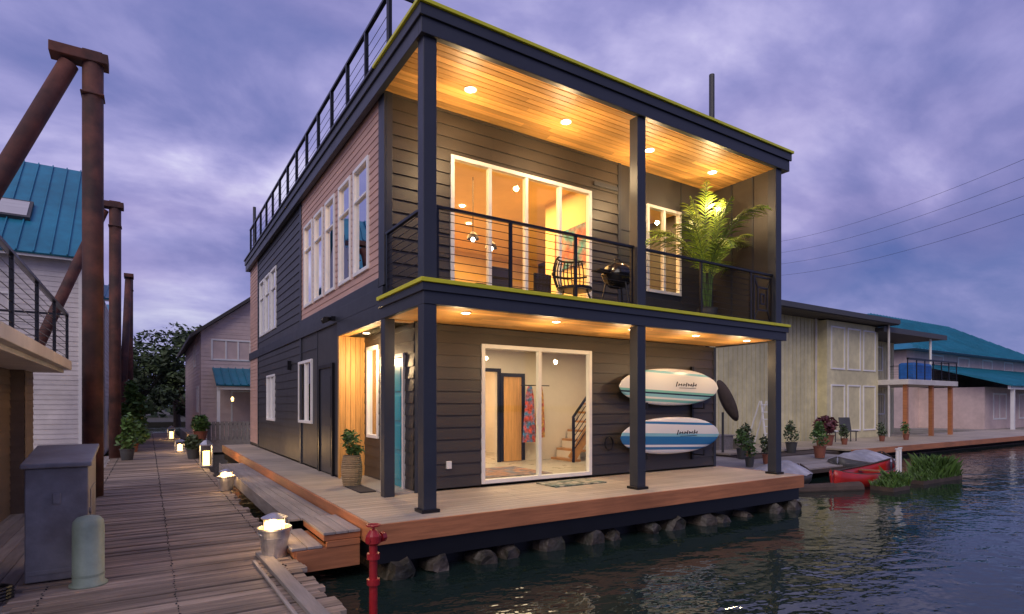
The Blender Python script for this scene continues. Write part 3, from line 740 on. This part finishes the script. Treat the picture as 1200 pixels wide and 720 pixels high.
b=B(); lap(b,'x',17,-1,-14,-4.9,-.4,6.1,[(-8,-6.6,3.6,4.9)],.16,.02); lap(b,'y',-4.8,1,17,19.2,-.4,6.1,[],.16,.02); lap(b,'y',-4.32,1,19.2,26,-.4,5.2,[],.16,.02); lap(b,'x',19.2,-1,-4.8,-4.32,-.4,5.2,[],.16,.02)
b.make('lap_siding',lapw,N2)
b=B(); b.box(-4.9,-4.77,16.96,17.05,-.4,6.1); b.box(-14,-4.7,16.6,16.66,6.03,6.2); b.box(-14,-4.1,18.95,19.0,5.15,5.3); b.make('corner_and_gutter_trim',white,N2)
window(N2,'house_window','x',17,-1,-8,-6.6,3.6,4.9,gm=darkglass)
b=B(); metalroof(b,-14,-4.62,16.55,6.1,21,10.35,.42); metalroof(b,-14,-4.62,25.45,6.1,21,10.35,.42); metalroof(b,-14,-4.05,18.9,5.2,22,6.2,.42)
metalroof(b,-14,-4.4,26,4.7,33,7,.42)
b.make('teal_metal_roof',tealroof,N2)
b=B(); b.poly([(-4.8,17,6.1),(-4.8,25,6.1),(-4.8,21,10.3)]); b.make('gable_wall',lapw,N2)
dv=Vector((0,4.45,4.25)).normalized(); 
c=Vector((-6.9,18.3,7.77)); nv=Vector((0,-dv.z,dv.y))
b=B(); b.obox(tuple(c+nv*.12),(1.3,1.1,.14),(math.atan2(dv.z,dv.y),0,0)); b.make('skylight_frame',potd,N2)
b=B(); b.obox(tuple(c+nv*.195),(1.12,.92,.02),(math.atan2(dv.z,dv.y),0,0)); b.make('skylight_glass',blind,N2)

N3=root('pink_gable_house')
hx0,hx1,hy=-1.0,6.,22.
b=B()
b.v+=[(hx0,hy,-.5),(hx1,hy,-.5),(hx1,hy,4.6),((hx0+hx1)/2,hy,7.25),(hx0,hy,4.6)]+[(hx0,34,-.5),(hx1,34,-.5),(hx1,34,4.6),((hx0+hx1)/2,34,7.25),(hx0,34,4.6)]
b.f+=[(0,1,2,3,4),(9,8,7,6,5),(0,4,9,5),(1,6,7,2)]
b.make('walls_core',lappink,N3)
b=B(); lap(b,'x',hy,-1,hx0,hx1,-.4,4.6,[(-.6,1.05,3.35,4.3),(.2,1.2,.2,2.0)],.17,.02); lap(b,'y',hx0,-1,hy,34,-.4,4.6,[(23,24,1,2.2),(25,26.2,3.2,4.3)],.17,.02)
z=4.6
while z<7.1:
    k=(z+.17-4.6)/2.65*3.5; b.box(hx0+k,hx1-k,hy-.02,hy-.005,z+.006,z+.165); z+=.17
b.make('lap_siding',lappink,N3)
b=B()
for s in (-1,1):
    xm=(hx0+hx1)/2; xe=hx0-.45 if s<0 else hx1+.45; ze=4.6-.34
    pts=[(xe,hy-.4,ze),(xm,hy-.4,7.30),(xm,34.3,7.30),(xe,34.3,ze)]
    b.hexa(pts+[(p[0],p[1],p[2]+.16) for p in pts])
b.make('roof',darkroof,N3)
window(N3,'upper_window','x',hy,-1,-.6,1.05,3.35,4.3,mull=(.0,.5),gm=darkglass,fw=.07)
window(N3,'lower_window','x',hy,-1,.2,1.2,.2,2.0,gm=darkglass,fw=.07)
window(N3,'side_window_a','y',hx0,-1,23,24,1,2.2,gm=darkglass); window(N3,'side_window_b','y',hx0,-1,25,26.2,3.2,4.3,gm=darkglass)
b=B(); metalroof(b,-.55,3,20.2,2.15,hy-.03,2.95,.3); b.make('porch_roof',tealroof,N3)
b=B(); 
for x in (-.45,1.1,2.6): b.box(x-.06,x+.06,20.35,20.47,-.3,2.12)
b.box(-.5,3,20.3,20.4,2.0,2.13)
b.make('porch_posts',white,N3)
b=B(); b.box(-1.3,6,19.6,34,-.6,-.1); b.make('porch_float',graym,N3)
b=B(); 
for i in range(26): b.box(-1.25+i*.16,-1.25+i*.16+.13,19.6,19.64,-.1,.65)
b.box(-1.25,3,19.64,19.68,.5,.58)
b.make('porch_fence',graym,N3)
b=B(); b.lathe((.05,20.1,1.5),[(.04,0),(.06,.12),(.03,.18),(.001,.2)],8); b.make('porch_lamp',flame,N3)

potted('potted_shrub',(-3.55,21.5,DZ),.3,.5,[(0,0,1.0,(.5,.5,.5)),(.2,-.2,1.7,(.35,.35,.5)),(-.3,.1,1.4,(.4,.4,.4)),(0,0,2.3,(.2,.2,.4))],1100,.14,potd,leafg)
potted('potted_shrub',(-3.5,18.,DZ),.28,.45,[(0,0,.8,(.45,.45,.4)),(.3,0,.6,(.3,.3,.3))],600,.11,terra,leafg)
potted('potted_shrub',(-3.45,25,DZ),.28,.45,[(0,0,.9,(.5,.5,.5))],500,.11,potd,leafg)
potted('potted_shrub',(-3.5,14.5,DZ),.2,.35,[(0,0,.6,(.3,.3,.3)),(.05,0,1.1,(.2,.2,.35))],450,.08,potd,leafg)
potted('potted_shrub',(-1.75,14.0,DZ),.2,.3,[(0,0,.5,(.25,.25,.25))],300,.07,potd,leafm)
potted('potted_shrub',(-1.2,19.2,-.1),.25,.4,[(0,0,.7,(.35,.35,.35))],400,.09,terra,leafg)

# ---------------------------------------------------------------- right background
N4=root('sage_sided_house')
b=B(); b.box(14,27.9,8,20,-.5,5.3); b.box(27.9,34,9.6,20,-.5,5.2); b.make('walls_core',cream,N4)
b=B(); x=14
while x<23.3:
    b.box(x,x+.25,7.97,7.998,-.3,5.3); x+=.30
x=27.95
while x<34: b.box(x,x+.25,9.57,9.598,-.3,5.2); x+=.30
b.make('board_siding',cream,N4)
b=B(); b.box(23.2,27.9,7.55,7.99,-.4,5.25); b.make('bay_wall',cream,N4)
for r,(z0,z1) in enumerate(((3.0,5.0),(.1,2.3))):
    for k in range(3):
        xx=23.5+k*1.45; window(N4,f'bay_window_{r}_{k}','x',7.55,-1,xx,xx+1.2,z0,z1,fw=.07,gm=blind)
b=B(); b.box(13.6,28.4,6.8,20.4,5.3,5.5); b.box(27.6,34.8,7.2,20.4,5.0,5.2); b.make('flat_roof',darkroof,N4,bevel=.02)
b=B(); b.box(13.6,28.4,6.75,6.8,5.34,5.56); b.box(27.6,34.8,7.13,7.2,4.98,5.24); b.make('roof_fascia',potd,N4)
b=B(); b.box(27.9,33.6,6.2,9.6,2.35,2.6); b.make('balcony_slab',soffit,N4)
b=B(); rail_run(b,(27.95,6.25,0),(33.55,6.25,0),[0,.17,.33,.5,.67,.83,1],2.6,3.6,7)
b.beam((27.95,6.25,3.6),(33.55,6.25,3.6),.09,.08); rail_run(b,(33.55,6.25,0),(33.55,9.5,0),[.5],2.6,3.6,7); b.make('balcony_railing',blk,N4)
b=B()
for x in (28.2,31.,33.3): b.box(x-.09,x+.09,6.35,6.53,-.3,2.35)
b.make('porch_posts',cedar,N4)
b=B(); b.cyl((33.4,7.4,2.6),(33.4,7.4,5.0),.06); b.make('roof_post',white,N4)
window(N4,'balcony_door','x',9.57,-1,28.6,30.2,2.6,4.8,mull=(29.4,),gm=darkglass); window(N4,'balcony_window','x',9.57,-1,31,32.8,3.3,4.7,mull=(31.9,),gm=darkglass)
window(N4,'porch_door','x',9.57,-1,28.8,30.4,.0,2.1,mull=(29.6,),gm=darkglass); window(N4,'porch_window','x',9.57,-1,31.2,33,.8,2.,gm=darkglass)
b=B(); b.obox((30.6,7.0,3.05),(2.2,.8,.9),(0,0,.05)); b.make('covered_table',bluet,N4,bevel=.12)
b=B(); b.cyl((28.0,7.1,-.3),(28.0,7.1,5.3),.05); b.cyl((22.9,7.9,-.3),(22.9,7.9,5.3),.05); b.make('downspouts',soffit,N4)
def hip(b,x0,x1,y0,y1,z0,z1):
    h=(y1-y0)/2; ym=(y0+y1)/2
    P=[(x0,y0,z0),(x1,y0,z0),(x1,y1,z0),(x0,y1,z0),(x0+h,ym,z1),(x1-h,ym,z1)]
    n=len(b.v); b.v+=P; b.f+=[tuple(n+i for i in q) for q in ((0,1,5,4),(1,2,5),(2,3,4,5),(3,0,4),(0,3,2,1))]
    x=x0+.3
    while x<x1-.2:
        if x<x0+h: t=(x-x0)/h
        elif x>x1-h: t=(x1-x)/h
        else: t=1
        b.beam((x,y0,z0+.03),(x,y0+h*t,z0+(z1-z0)*t+.03),.05,.08); x+=.55
N5=root('white_teal_roof_house')
b=B(); b.box(44,70,13,23,-.5,5.4); b.box(46,70,9,13,-.5,2.6); b.make('walls',lappink,N5)
b=B(); hip(b,43,71,12,24,5.4,9.2); metalroof(b,45,70,7.2,2.6,13,4.4,.55); b.make('teal_roofs',tealroof,N5)
for k in range(4): window(N5,f'upper_window_{k}','x',13,-1,48+k*5,50.2+k*5,4.4,5.3,gm=darkglass,fw=.12)
for k in range(4): window(N5,f'lower_window_{k}','x',9,-1,47.5+k*5,50.+k*5,.3,2.2,mull=(48.7+k*5,),gm=darkglass,fw=.12)
b=B()
for k in range(8): b.box(46+k*3,46.2+k*3,7.4,7.6,-.4,2.6)
b.box(45.2,70,7.35,7.5,2.4,2.65); b.make('porch_posts',white,N5)
b=B(); b.box(43,72,6.5,24,-.65,-.35); b.make('float',graym,N5)

N6=root('neighbor_float_deck')
b=B(); x=13.
while x<44:
    b.box(x,x+.14,3.9 if x>18 else 5.2,7.5,-.30,-.24); x+=.146
b.make('deck_boards',deckm,N6)
b=B(); b.box(18,44,3.82,3.89,-.45,-.24); b.make('deck_fascia',cedar,N6)
b=B(); b.box(8.2,17,1.9,8,-.5,-.40); b.box(13,44,4.4,8,-.62,-.33); b.box(18.2,43.8,4.1,7.8,-.9,-.62); b.make('deck_frame',barkm,N6)
b=B(); y=1.95
while y<8: b.box(8.2,17,y,y+.14,-.398,-.36); y+=.147
b.make('gray_boards',graym,N6)
rng=[(9.3,3.6),(10.2,5.0),(12.0,3.2),(12.8,4.6),(13.6,5.0),(15.1,3.4),(16.0,4.9),(18.4,5.2),(20.5,5.4),(10.9,3.0),(24.,5.6),(26,5.5)]
for i,(x,y) in enumerate(rng):
    s=U(.7,1.15)
    potted('potted_plant',(x,y,-.34 if x<17 else -.235),.17*s,.34*s,[(0,0,.6*s,(.26*s,.26*s,.26*s)),(.1,.1,.8*s,(.16,.16,.25))],int(230*s),.06,terra if i%3 else potd,leafg if i%2 else leafm)
potted('red_leaf_shrub',(19.5,5.6,-.235),.3,.4,[(0,0,.8,(.5,.4,.35))],420,.1,terra,M('red_foliage',(.12,.03,.04),.6,island=.5,bump=0))
for (x,y,a) in ((21.5,6.6,.3),(23.,6.5,-.4)):
    PC=root('patio_chair'); b=B(); b.obox((x,y,.2),(.55,.5,.05),(0,0,a)); b.obox((x+.22*math.sin(-a),y+.22*math.cos(a),.5),(.55,.04,.6),(-.2,0,a))
    for dx,dy in ((-.23,-.2),(.23,-.2),(-.23,.2),(.23,.2)): b.box(x+dx-.02,x+dx+.02,y+dy-.02,y+dy+.02,-.24,.2)
    b.make('seat_back_legs',potd,PC,bevel=.01)
for (x,y,s) in ((11.4,5.5,.5),(14.3,6.6,.6),(15.2,6.3,.45)):
    CR=root('storage_crate'); b=B(); b.obox((x,y,-.36+s/2),(s*1.5,s,s),(0,0,U(-.2,.2))); b.obox((x,y,-.36+s+.02),(s*1.58,s*1.08,.04),(0,0,0)); b.make('crate',graym,CR,bevel=.01)
SD=root('satellite_dish'); b=B()
b.cyl((13.2,5.6,-.35),(13.2,5.6,1.1),.04); b.make('pole',potd,SD)
b=B()
b.lathe((0,0,0),[(.001,.0),(.25,.03),(.45,.11),(.6,.24),(.59,.25),(.44,.13),(.24,.05),(.001,.02)],22)
mm=Matrix.Translation((13.1,5.5,1.45))@Matrix.Rotation(math.radians(-20),4,'X')@Matrix.Rotation(math.radians(78),4,'Y')@Matrix.Scale(1.25,4,(1,0,0))@Matrix.Scale(.42,4,(0,1,0))
b.v=[tuple(mm@Vector(p)) for p in b.v]; b.make('dish',barkm,SD,smooth=True)
LD=root('step_ladder'); b=B()
for s in (0,.5): b.beam((16.4+s,6.1,-.3),(16.5+s*.8,6.4,1.5),.05,.05); b.beam((16.4+s,7.0,-.3),(16.5+s*.8,6.45,1.5),.04,.04)
for k in range(6): b.beam((16.42,6.13+k*.045,0+k*.27),(16.9,6.13+k*.045,0+k*.27),.07,.03)
b.make('ladder_frame',white,LD)
def hull(name,x,y,L,Wd,Hh,rot,mat,tarpd=False):
    P=root(name); b=B(); n=20; m=11
    for i in range(n+1):
        s=-1+2*i/n; w=Wd/2*max(0,1-abs(s)**2.4)+.02; sh=Hh*(1+.45*abs(s)**3)
        for j in range(m):
            a=math.pi*j/(m-1); cx=math.cos(a); 
            b.v.append((s*L/2,math.copysign(abs(cx)**.75,cx)*w,-math.sin(a)**.6*Hh*.98*(1-.25*abs(s)**4)+ (sh-Hh)*(abs(cx))))
    for i in range(n):
        for j in range(m-1): b.f.append((i*m+j,i*m+j+1,(i+1)*m+j+1,(i+1)*m+j))
    o=b.make('hull',mat,P,smooth=True); md=o.modifiers.new('s','SOLIDIFY'); md.thickness=.03
    g=B(); 
    for j in (0,m-1): g.path([Vector(b.v[i*m+j]) for i in range(n+1)],.022,6)
    g.make('gunwale',barkm,P)
    if tarpd:
        t=B(); mm_=9
        for i in range(n+1):
            s=-1+2*i/n; w=Wd/2*max(0,1-abs(s)**2.4)+.06
            for j in range(mm_):
                a=-1+2*j/(mm_-1); t.v.append((s*L/2,a*w,.02+(1-abs(a)**1.4)*(.26+.06*math.sin(s*9))*(1-abs(s)**3)+U(-.02,.02)))
        for i in range(n):
            for j in range(mm_-1): t.f.append((i*mm_+j,i*mm_+j+1,(i+1)*mm_+j+1,(i+1)*mm_+j))
        t.make('tarp_cover',tarp,P,smooth=True)
    else:
        t=B()
        for xx in (-L*.22,L*.2): t.box(xx-.1,xx+.1,-Wd*.43,Wd*.43,-.08,-.05)
        t.make('seats',cedar,P)
    P.location=(x,y,-.65+Hh*.75); P.rotation_euler=(0,0,rot)
hull('canoe',12.6,.85,4.2,.9,.40,math.radians(8),redb)
hull('covered_rowboat',10.6,1.9,2.4,1.2,.34,math.radians(10),potd,True)
hull('covered_rowboat',15.2,2.2,3.2,1.4,.42,math.radians(5),potd,True)
def grass(b,x0,x1,y0,y1,z,n,h):
    for _ in range(n):
        x,y=U(x0,x1),U(y0,y1); a=U(0,6.28); hh=h*U(.4,1.25)*(.7+.5*math.sin(x*3.1+y)); w=.02; lx,ly=math.cos(a)*hh*.5,math.sin(a)*hh*.5
        b.poly([(x-w*math.sin(a),y+w*math.cos(a),z),(x+w*math.sin(a),y-w*math.cos(a),z),(x+lx*.4,y+ly*.4,z+hh*.7),(x+lx,y+ly,z+hh)])
FP=root('floating_planter'); b=B(); b.box(11.4,12.2,-.35,.15,-.72,-.55); b.make('float',barkm,FP)
b=B(); grass(b,11.4,12.2,-.35,.15,-.56,1500,.45); b.make('grass',leafg,FP)
FP=root('floating_planter'); b=B(); b.box(13.3,15.6,-.2,.4,-.72,-.55); b.make('float',barkm,FP)
b=B(); grass(b,13.3,15.6,-.2,.4,-.56,3200,.42); b.make('grass',leafg,FP)
MP=root('mooring_post'); b=B(); b.cyl((12.5,.05,-1),(12.5,.05,.25),.035); b.cyl((12.5,.05,.25),(12.5,.05,.28),.05); b.make('post',white,MP)
MP=root('mooring_post'); b=B(); b.cyl((13.0,.2,-1),(13.0,.2,.25),.035);b.cyl((13.0,.2,.25),(13.0,.2,.28),.05); b.make('post',white,MP)
LG=root('log_boom'); b=B(); b.cyl((9.3,1.0,-.62),(11.2,.3,-.62),.13,.16,n=12); b.make('log',barkm,LG)

for i,(x,y) in enumerate(((80.2,47.),(57.,8.4))):
    UP=root('utility_pole'); b=B(); b.cyl((x,y,-2),(x,y,29 if i==0 else 24),.2,.12); 
    for k in range(4):
        z=(27 if i==0 else 21.8)-k*1.62; b.beam((x-.6,y,z-.1),(x+.6,y,z-.1),.12,.12)
    b.make('pole_and_arms',barkm,UP)
PL=root('power_lines'); b=B()
for k in range(4):
    p=Vector((80.2,47,27-k*1.75)); q=Vector((57,8.4,21.6-k*1.5)); pts=[]
    for i in range(25):
        t=i/24; v=p.lerp(q,t); v.z-=1.0*4*t*(1-t); pts.append(v)
    b.path(pts,.016,5)
b.make('wires',blk,PL)

def tree(name,x,y,z,h,r,n,lm=None,ls=.28):
    P=root(name); b=B(); b.cyl((x,y,z),(x+U(-.2,.2),y,z+h*.55),h*.035,h*.02,9)
    cs=[]
    for k in range(13):
        a=U(0,6.28); rr=U(.2,1)*r*.85; zz=z+h*U(.35,.98); c=(x+math.cos(a)*rr,y+math.sin(a)*rr,zz)
        s=r*U(.2,.42); cs.append((c,(s,s,s*.8))); b.cyl((x,y,z+h*U(.25,.5)),c,h*.012,h*.004,6)
    cs.append(((x,y,z+h*.9),(r*.4,r*.4,h*.15)))
    b.make('trunk_and_limbs',barkm,P)
    l=B(); leaves(l,cs,n,ls); l.make('crown',lm or leafm,P)
for (x,y,h,r) in ((-3.4,44,6.2,3.0),(-1.0,46,7.9,3.2),(-5.5,50,6.5,3.4),(1.8,48,6.6,3.0),(-.5,41,4.2,2.2),(-8.8,52,7.5,3.2),(2.6,40,5,2)):
    tree('deciduous_tree',x,y,-.4,h,r,3000,ls=.20)
TM=root('distant_tree_line'); l=B(); cs=[]
for k in range(150):
    x=-70+k*1.9+U(-1,1); y=75+U(0,20); h=U(3,6.5); cs.append(((x,y,h*.45),(U(1.8,3.2),2.5,h*.55)))
leaves(l,cs,26000,.55); l.make('foliage',leafm,TM)
TM=root('distant_tree_line'); l=B(); cs=[]
for k in range(60):
    x=110+U(-4,4); y=-40+k*2.2; h=U(4,7); cs.append(((x,y,h*.45),(2.5,U(2,3.4),h*.55)))
leaves(l,cs,9000,.6); l.make('foliage',leafm,TM)

G=B(); G.box(-1500,1500,56,1600,-3,-.25); G.make('riverbank_ground',M('bank_soil',(.06,.055,.035),.95,nscale=.2,bump=.4))
G=B(); G.box(104,1500,-1500,55.9,-3,-.25); G.make('riverbank_ground',bpy.data.materials['bank_soil'])
wm,nt,bs=newmat('river_water'); N=nt.nodes; L=nt.links
bs.inputs['Base Color'].default_value=(.012,.024,.020,1); bs.inputs['Roughness'].default_value=.03; bs.inputs['IOR'].default_value=1.36; bs.inputs['Specular IOR Level'].default_value=.55
tc=N.new('ShaderNodeTexCoord'); mp=N.new('ShaderNodeMapping'); mp.inputs['Scale'].default_value=(1.,1.5,1); mp.inputs['Rotation'].default_value=(0,0,.5)
L.new(tc.outputs['Object'],mp.inputs['Vector'])
n1=N.new('ShaderNodeTexNoise'); n1.inputs['Scale'].default_value=1.2; n1.inputs['Detail'].default_value=2; n1.inputs['Distortion'].default_value=.5
n2=N.new('ShaderNodeTexNoise'); n2.inputs['Scale'].default_value=4.5; n2.inputs['Detail'].default_value=2
n3=N.new('ShaderNodeTexNoise'); n3.inputs['Scale'].default_value=.12; n3.inputs['Detail'].default_value=2
for n_ in (n1,n2,n3): L.new(mp.outputs[0],n_.inputs['Vector'])
r3=N.new('ShaderNodeMapRange'); r3.inputs['From Min'].default_value=.4; r3.inputs['From Max'].default_value=.65; r3.inputs['To Min'].default_value=.2; r3.inputs['To Max'].default_value=1
L.new(n3.outputs['Fac'],r3.inputs['Value'])
b1=N.new('ShaderNodeBump'); b1.inputs['Strength'].default_value=.5; b1.inputs['Distance'].default_value=.045
b2=N.new('ShaderNodeBump'); b2.inputs['Distance'].default_value=.016
L.new(r3.outputs[0],b2.inputs['Strength'])
L.new(n1.outputs['Fac'],b1.inputs['Height']); L.new(n2.outputs['Fac'],b2.inputs['Height']); L.new(b1.outputs[0],b2.inputs['Normal']); L.new(b2.outputs[0],bs.inputs['Normal'])
G=B(); G.poly([(-1500,-1500,-.65),(1500,-1500,-.65),(1500,1600,-.65),(-1500,1600,-.65)]); G.make('water',wm)

# ---------------------------------------------------------------- sky
w=bpy.data.worlds.new("World"); sc.world=w; w.use_nodes=True; nt=w.node_tree; N=nt.nodes; L=nt.links; N.clear()
out=N.new('ShaderNodeOutputWorld'); bg=N.new('ShaderNodeBackground'); L.new(bg.outputs[0],out.inputs[0])
sky=N.new('ShaderNodeTexSky'); sky.sky_type='NISHITA'; sky.sun_disc=False; sky.sun_elevation=math.radians(1); sky.sun_rotation=math.radians(-60)
tc=N.new('ShaderNodeTexCoord'); sp=N.new('ShaderNodeSeparateXYZ'); L.new(tc.outputs['Generated'],sp.inputs[0])
def math_(op,a,bv=None,c=None,clamp=False):
    m=N.new('ShaderNodeMath'); m.operation=op; m.use_clamp=clamp
    for i,v in enumerate((a,bv,c)):
        if v is None: continue
        if isinstance(v,(int,float)): m.inputs[i].default_value=v
        else: L.new(v,m.inputs[i])
    return m.outputs[0]
zz=math_('MAXIMUM',sp.outputs['Z'],0.0); den=math_('ADD',zz,.30)
px=math_('DIVIDE',sp.outputs['X'],den); py=math_('DIVIDE',sp.outputs['Y'],den)
cv=N.new('ShaderNodeCombineXYZ'); L.new(px,cv.inputs[0]); L.new(py,cv.inputs[1])
mp=N.new('ShaderNodeMapping'); mp.inputs['Rotation'].default_value=(0,0,.35); mp.inputs['Scale'].default_value=(1.,1.35,1); mp.inputs['Location'].default_value=(3.1,1.4,0)
L.new(cv.outputs[0],mp.inputs['Vector'])
def noise(s,d,r=.5,ds=0):
    n=N.new('ShaderNodeTexNoise'); n.inputs['Scale'].default_value=s; n.inputs['Detail'].default_value=d; n.inputs['Roughness'].default_value=r; n.inputs['Distortion'].default_value=ds
    L.new(mp.outputs[0],n.inputs['Vector']); return n.outputs['Fac']
na=noise(1.7,9,.54,.25); nb=noise(.6,3); nc=noise(.8,4,.5)
az=math_('MULTIPLY_ADD',sp.outputs['X'],-.12,math_('MULTIPLY',sp.outputs['Y'],.06))
cl=math_('ADD',math_('MULTIPLY_ADD',na,1.65,-.825),math_('MULTIPLY_ADD',nb,.8,-.4)); cl=math_('ADD',math_('ADD',cl,.56),az)
cr=N.new('ShaderNodeValToRGB'); L.new(cl,cr.inputs[0]); e=cr.color_ramp.elements
e[0].position=.18; e[0].color=(.085,.125,.36,1); e[1].position=.92; e[1].color=(.70,.68,.88,1)
for p,c in ((.34,(.125,.155,.40)),(.48,(.195,.205,.47)),(.62,(.30,.29,.58)),(.76,(.46,.43,.72))):
    q=e.new(p); q.color=(*c,1)
pk=N.new('ShaderNodeMapRange'); pk.inputs['From Min'].default_value=.48; pk.inputs['From Max'].default_value=.66; pk.inputs['To Max'].default_value=.4; L.new(nc,pk.inputs[0])
m0=N.new('ShaderNodeMix'); m0.data_type='RGBA'; L.new(pk.outputs[0],m0.inputs['Factor']); L.new(cr.outputs[0],m0.inputs['A']); m0.inputs['B'].default_value=(.33,.25,.50,1)
hz=N.new('ShaderNodeMapRange'); hz.inputs['From Min'].default_value=0; hz.inputs['From Max'].default_value=.22; hz.inputs['To Min'].default_value=.7; hz.inputs['To Max'].default_value=0
L.new(zz,hz.inputs[0])
mx=N.new('ShaderNodeMix'); mx.data_type='RGBA'; L.new(hz.outputs[0],mx.inputs['Factor']); L.new(m0.outputs['Result'],mx.inputs['A']); mx.inputs['B'].default_value=(.11,.18,.42,1)
sk=N.new('ShaderNodeVectorMath'); sk.operation='SCALE'; sk.inputs['Scale'].default_value=.02; L.new(sky.outputs[0],sk.inputs[0])
ad=N.new('ShaderNodeVectorMath'); ad.operation='ADD'; L.new(mx.outputs['Result'],ad.inputs[0]); L.new(sk.outputs[0],ad.inputs[1])
L.new(ad.outputs[0],bg.inputs[0]); bg.inputs[1].default_value=1.1
sl=bpy.data.lights.new('sun','SUN'); sl.energy=1.35; sl.angle=math.radians(40); sl.color=(1,.86,.72)
so=bpy.data.objects.new('sun',sl); COL.objects.link(so); so.rotation_euler=(math.radians(50),0,math.radians(-50))

cam=bpy.data.cameras.new('camera'); co=bpy.data.objects.new('camera',cam); COL.objects.link(co); sc.camera=co
cam.sensor_width=36; cam.lens=20.0; cam.shift_y=.0958; cam.clip_end=4000; cam.clip_start=.05
co.location=(-2.958,-6.606,1.34); co.rotation_euler=(math.radians(90),0,math.radians(-32.6))
sc.view_settings.view_transform='Standard'; sc.view_settings.look='None'; sc.view_settings.exposure=0
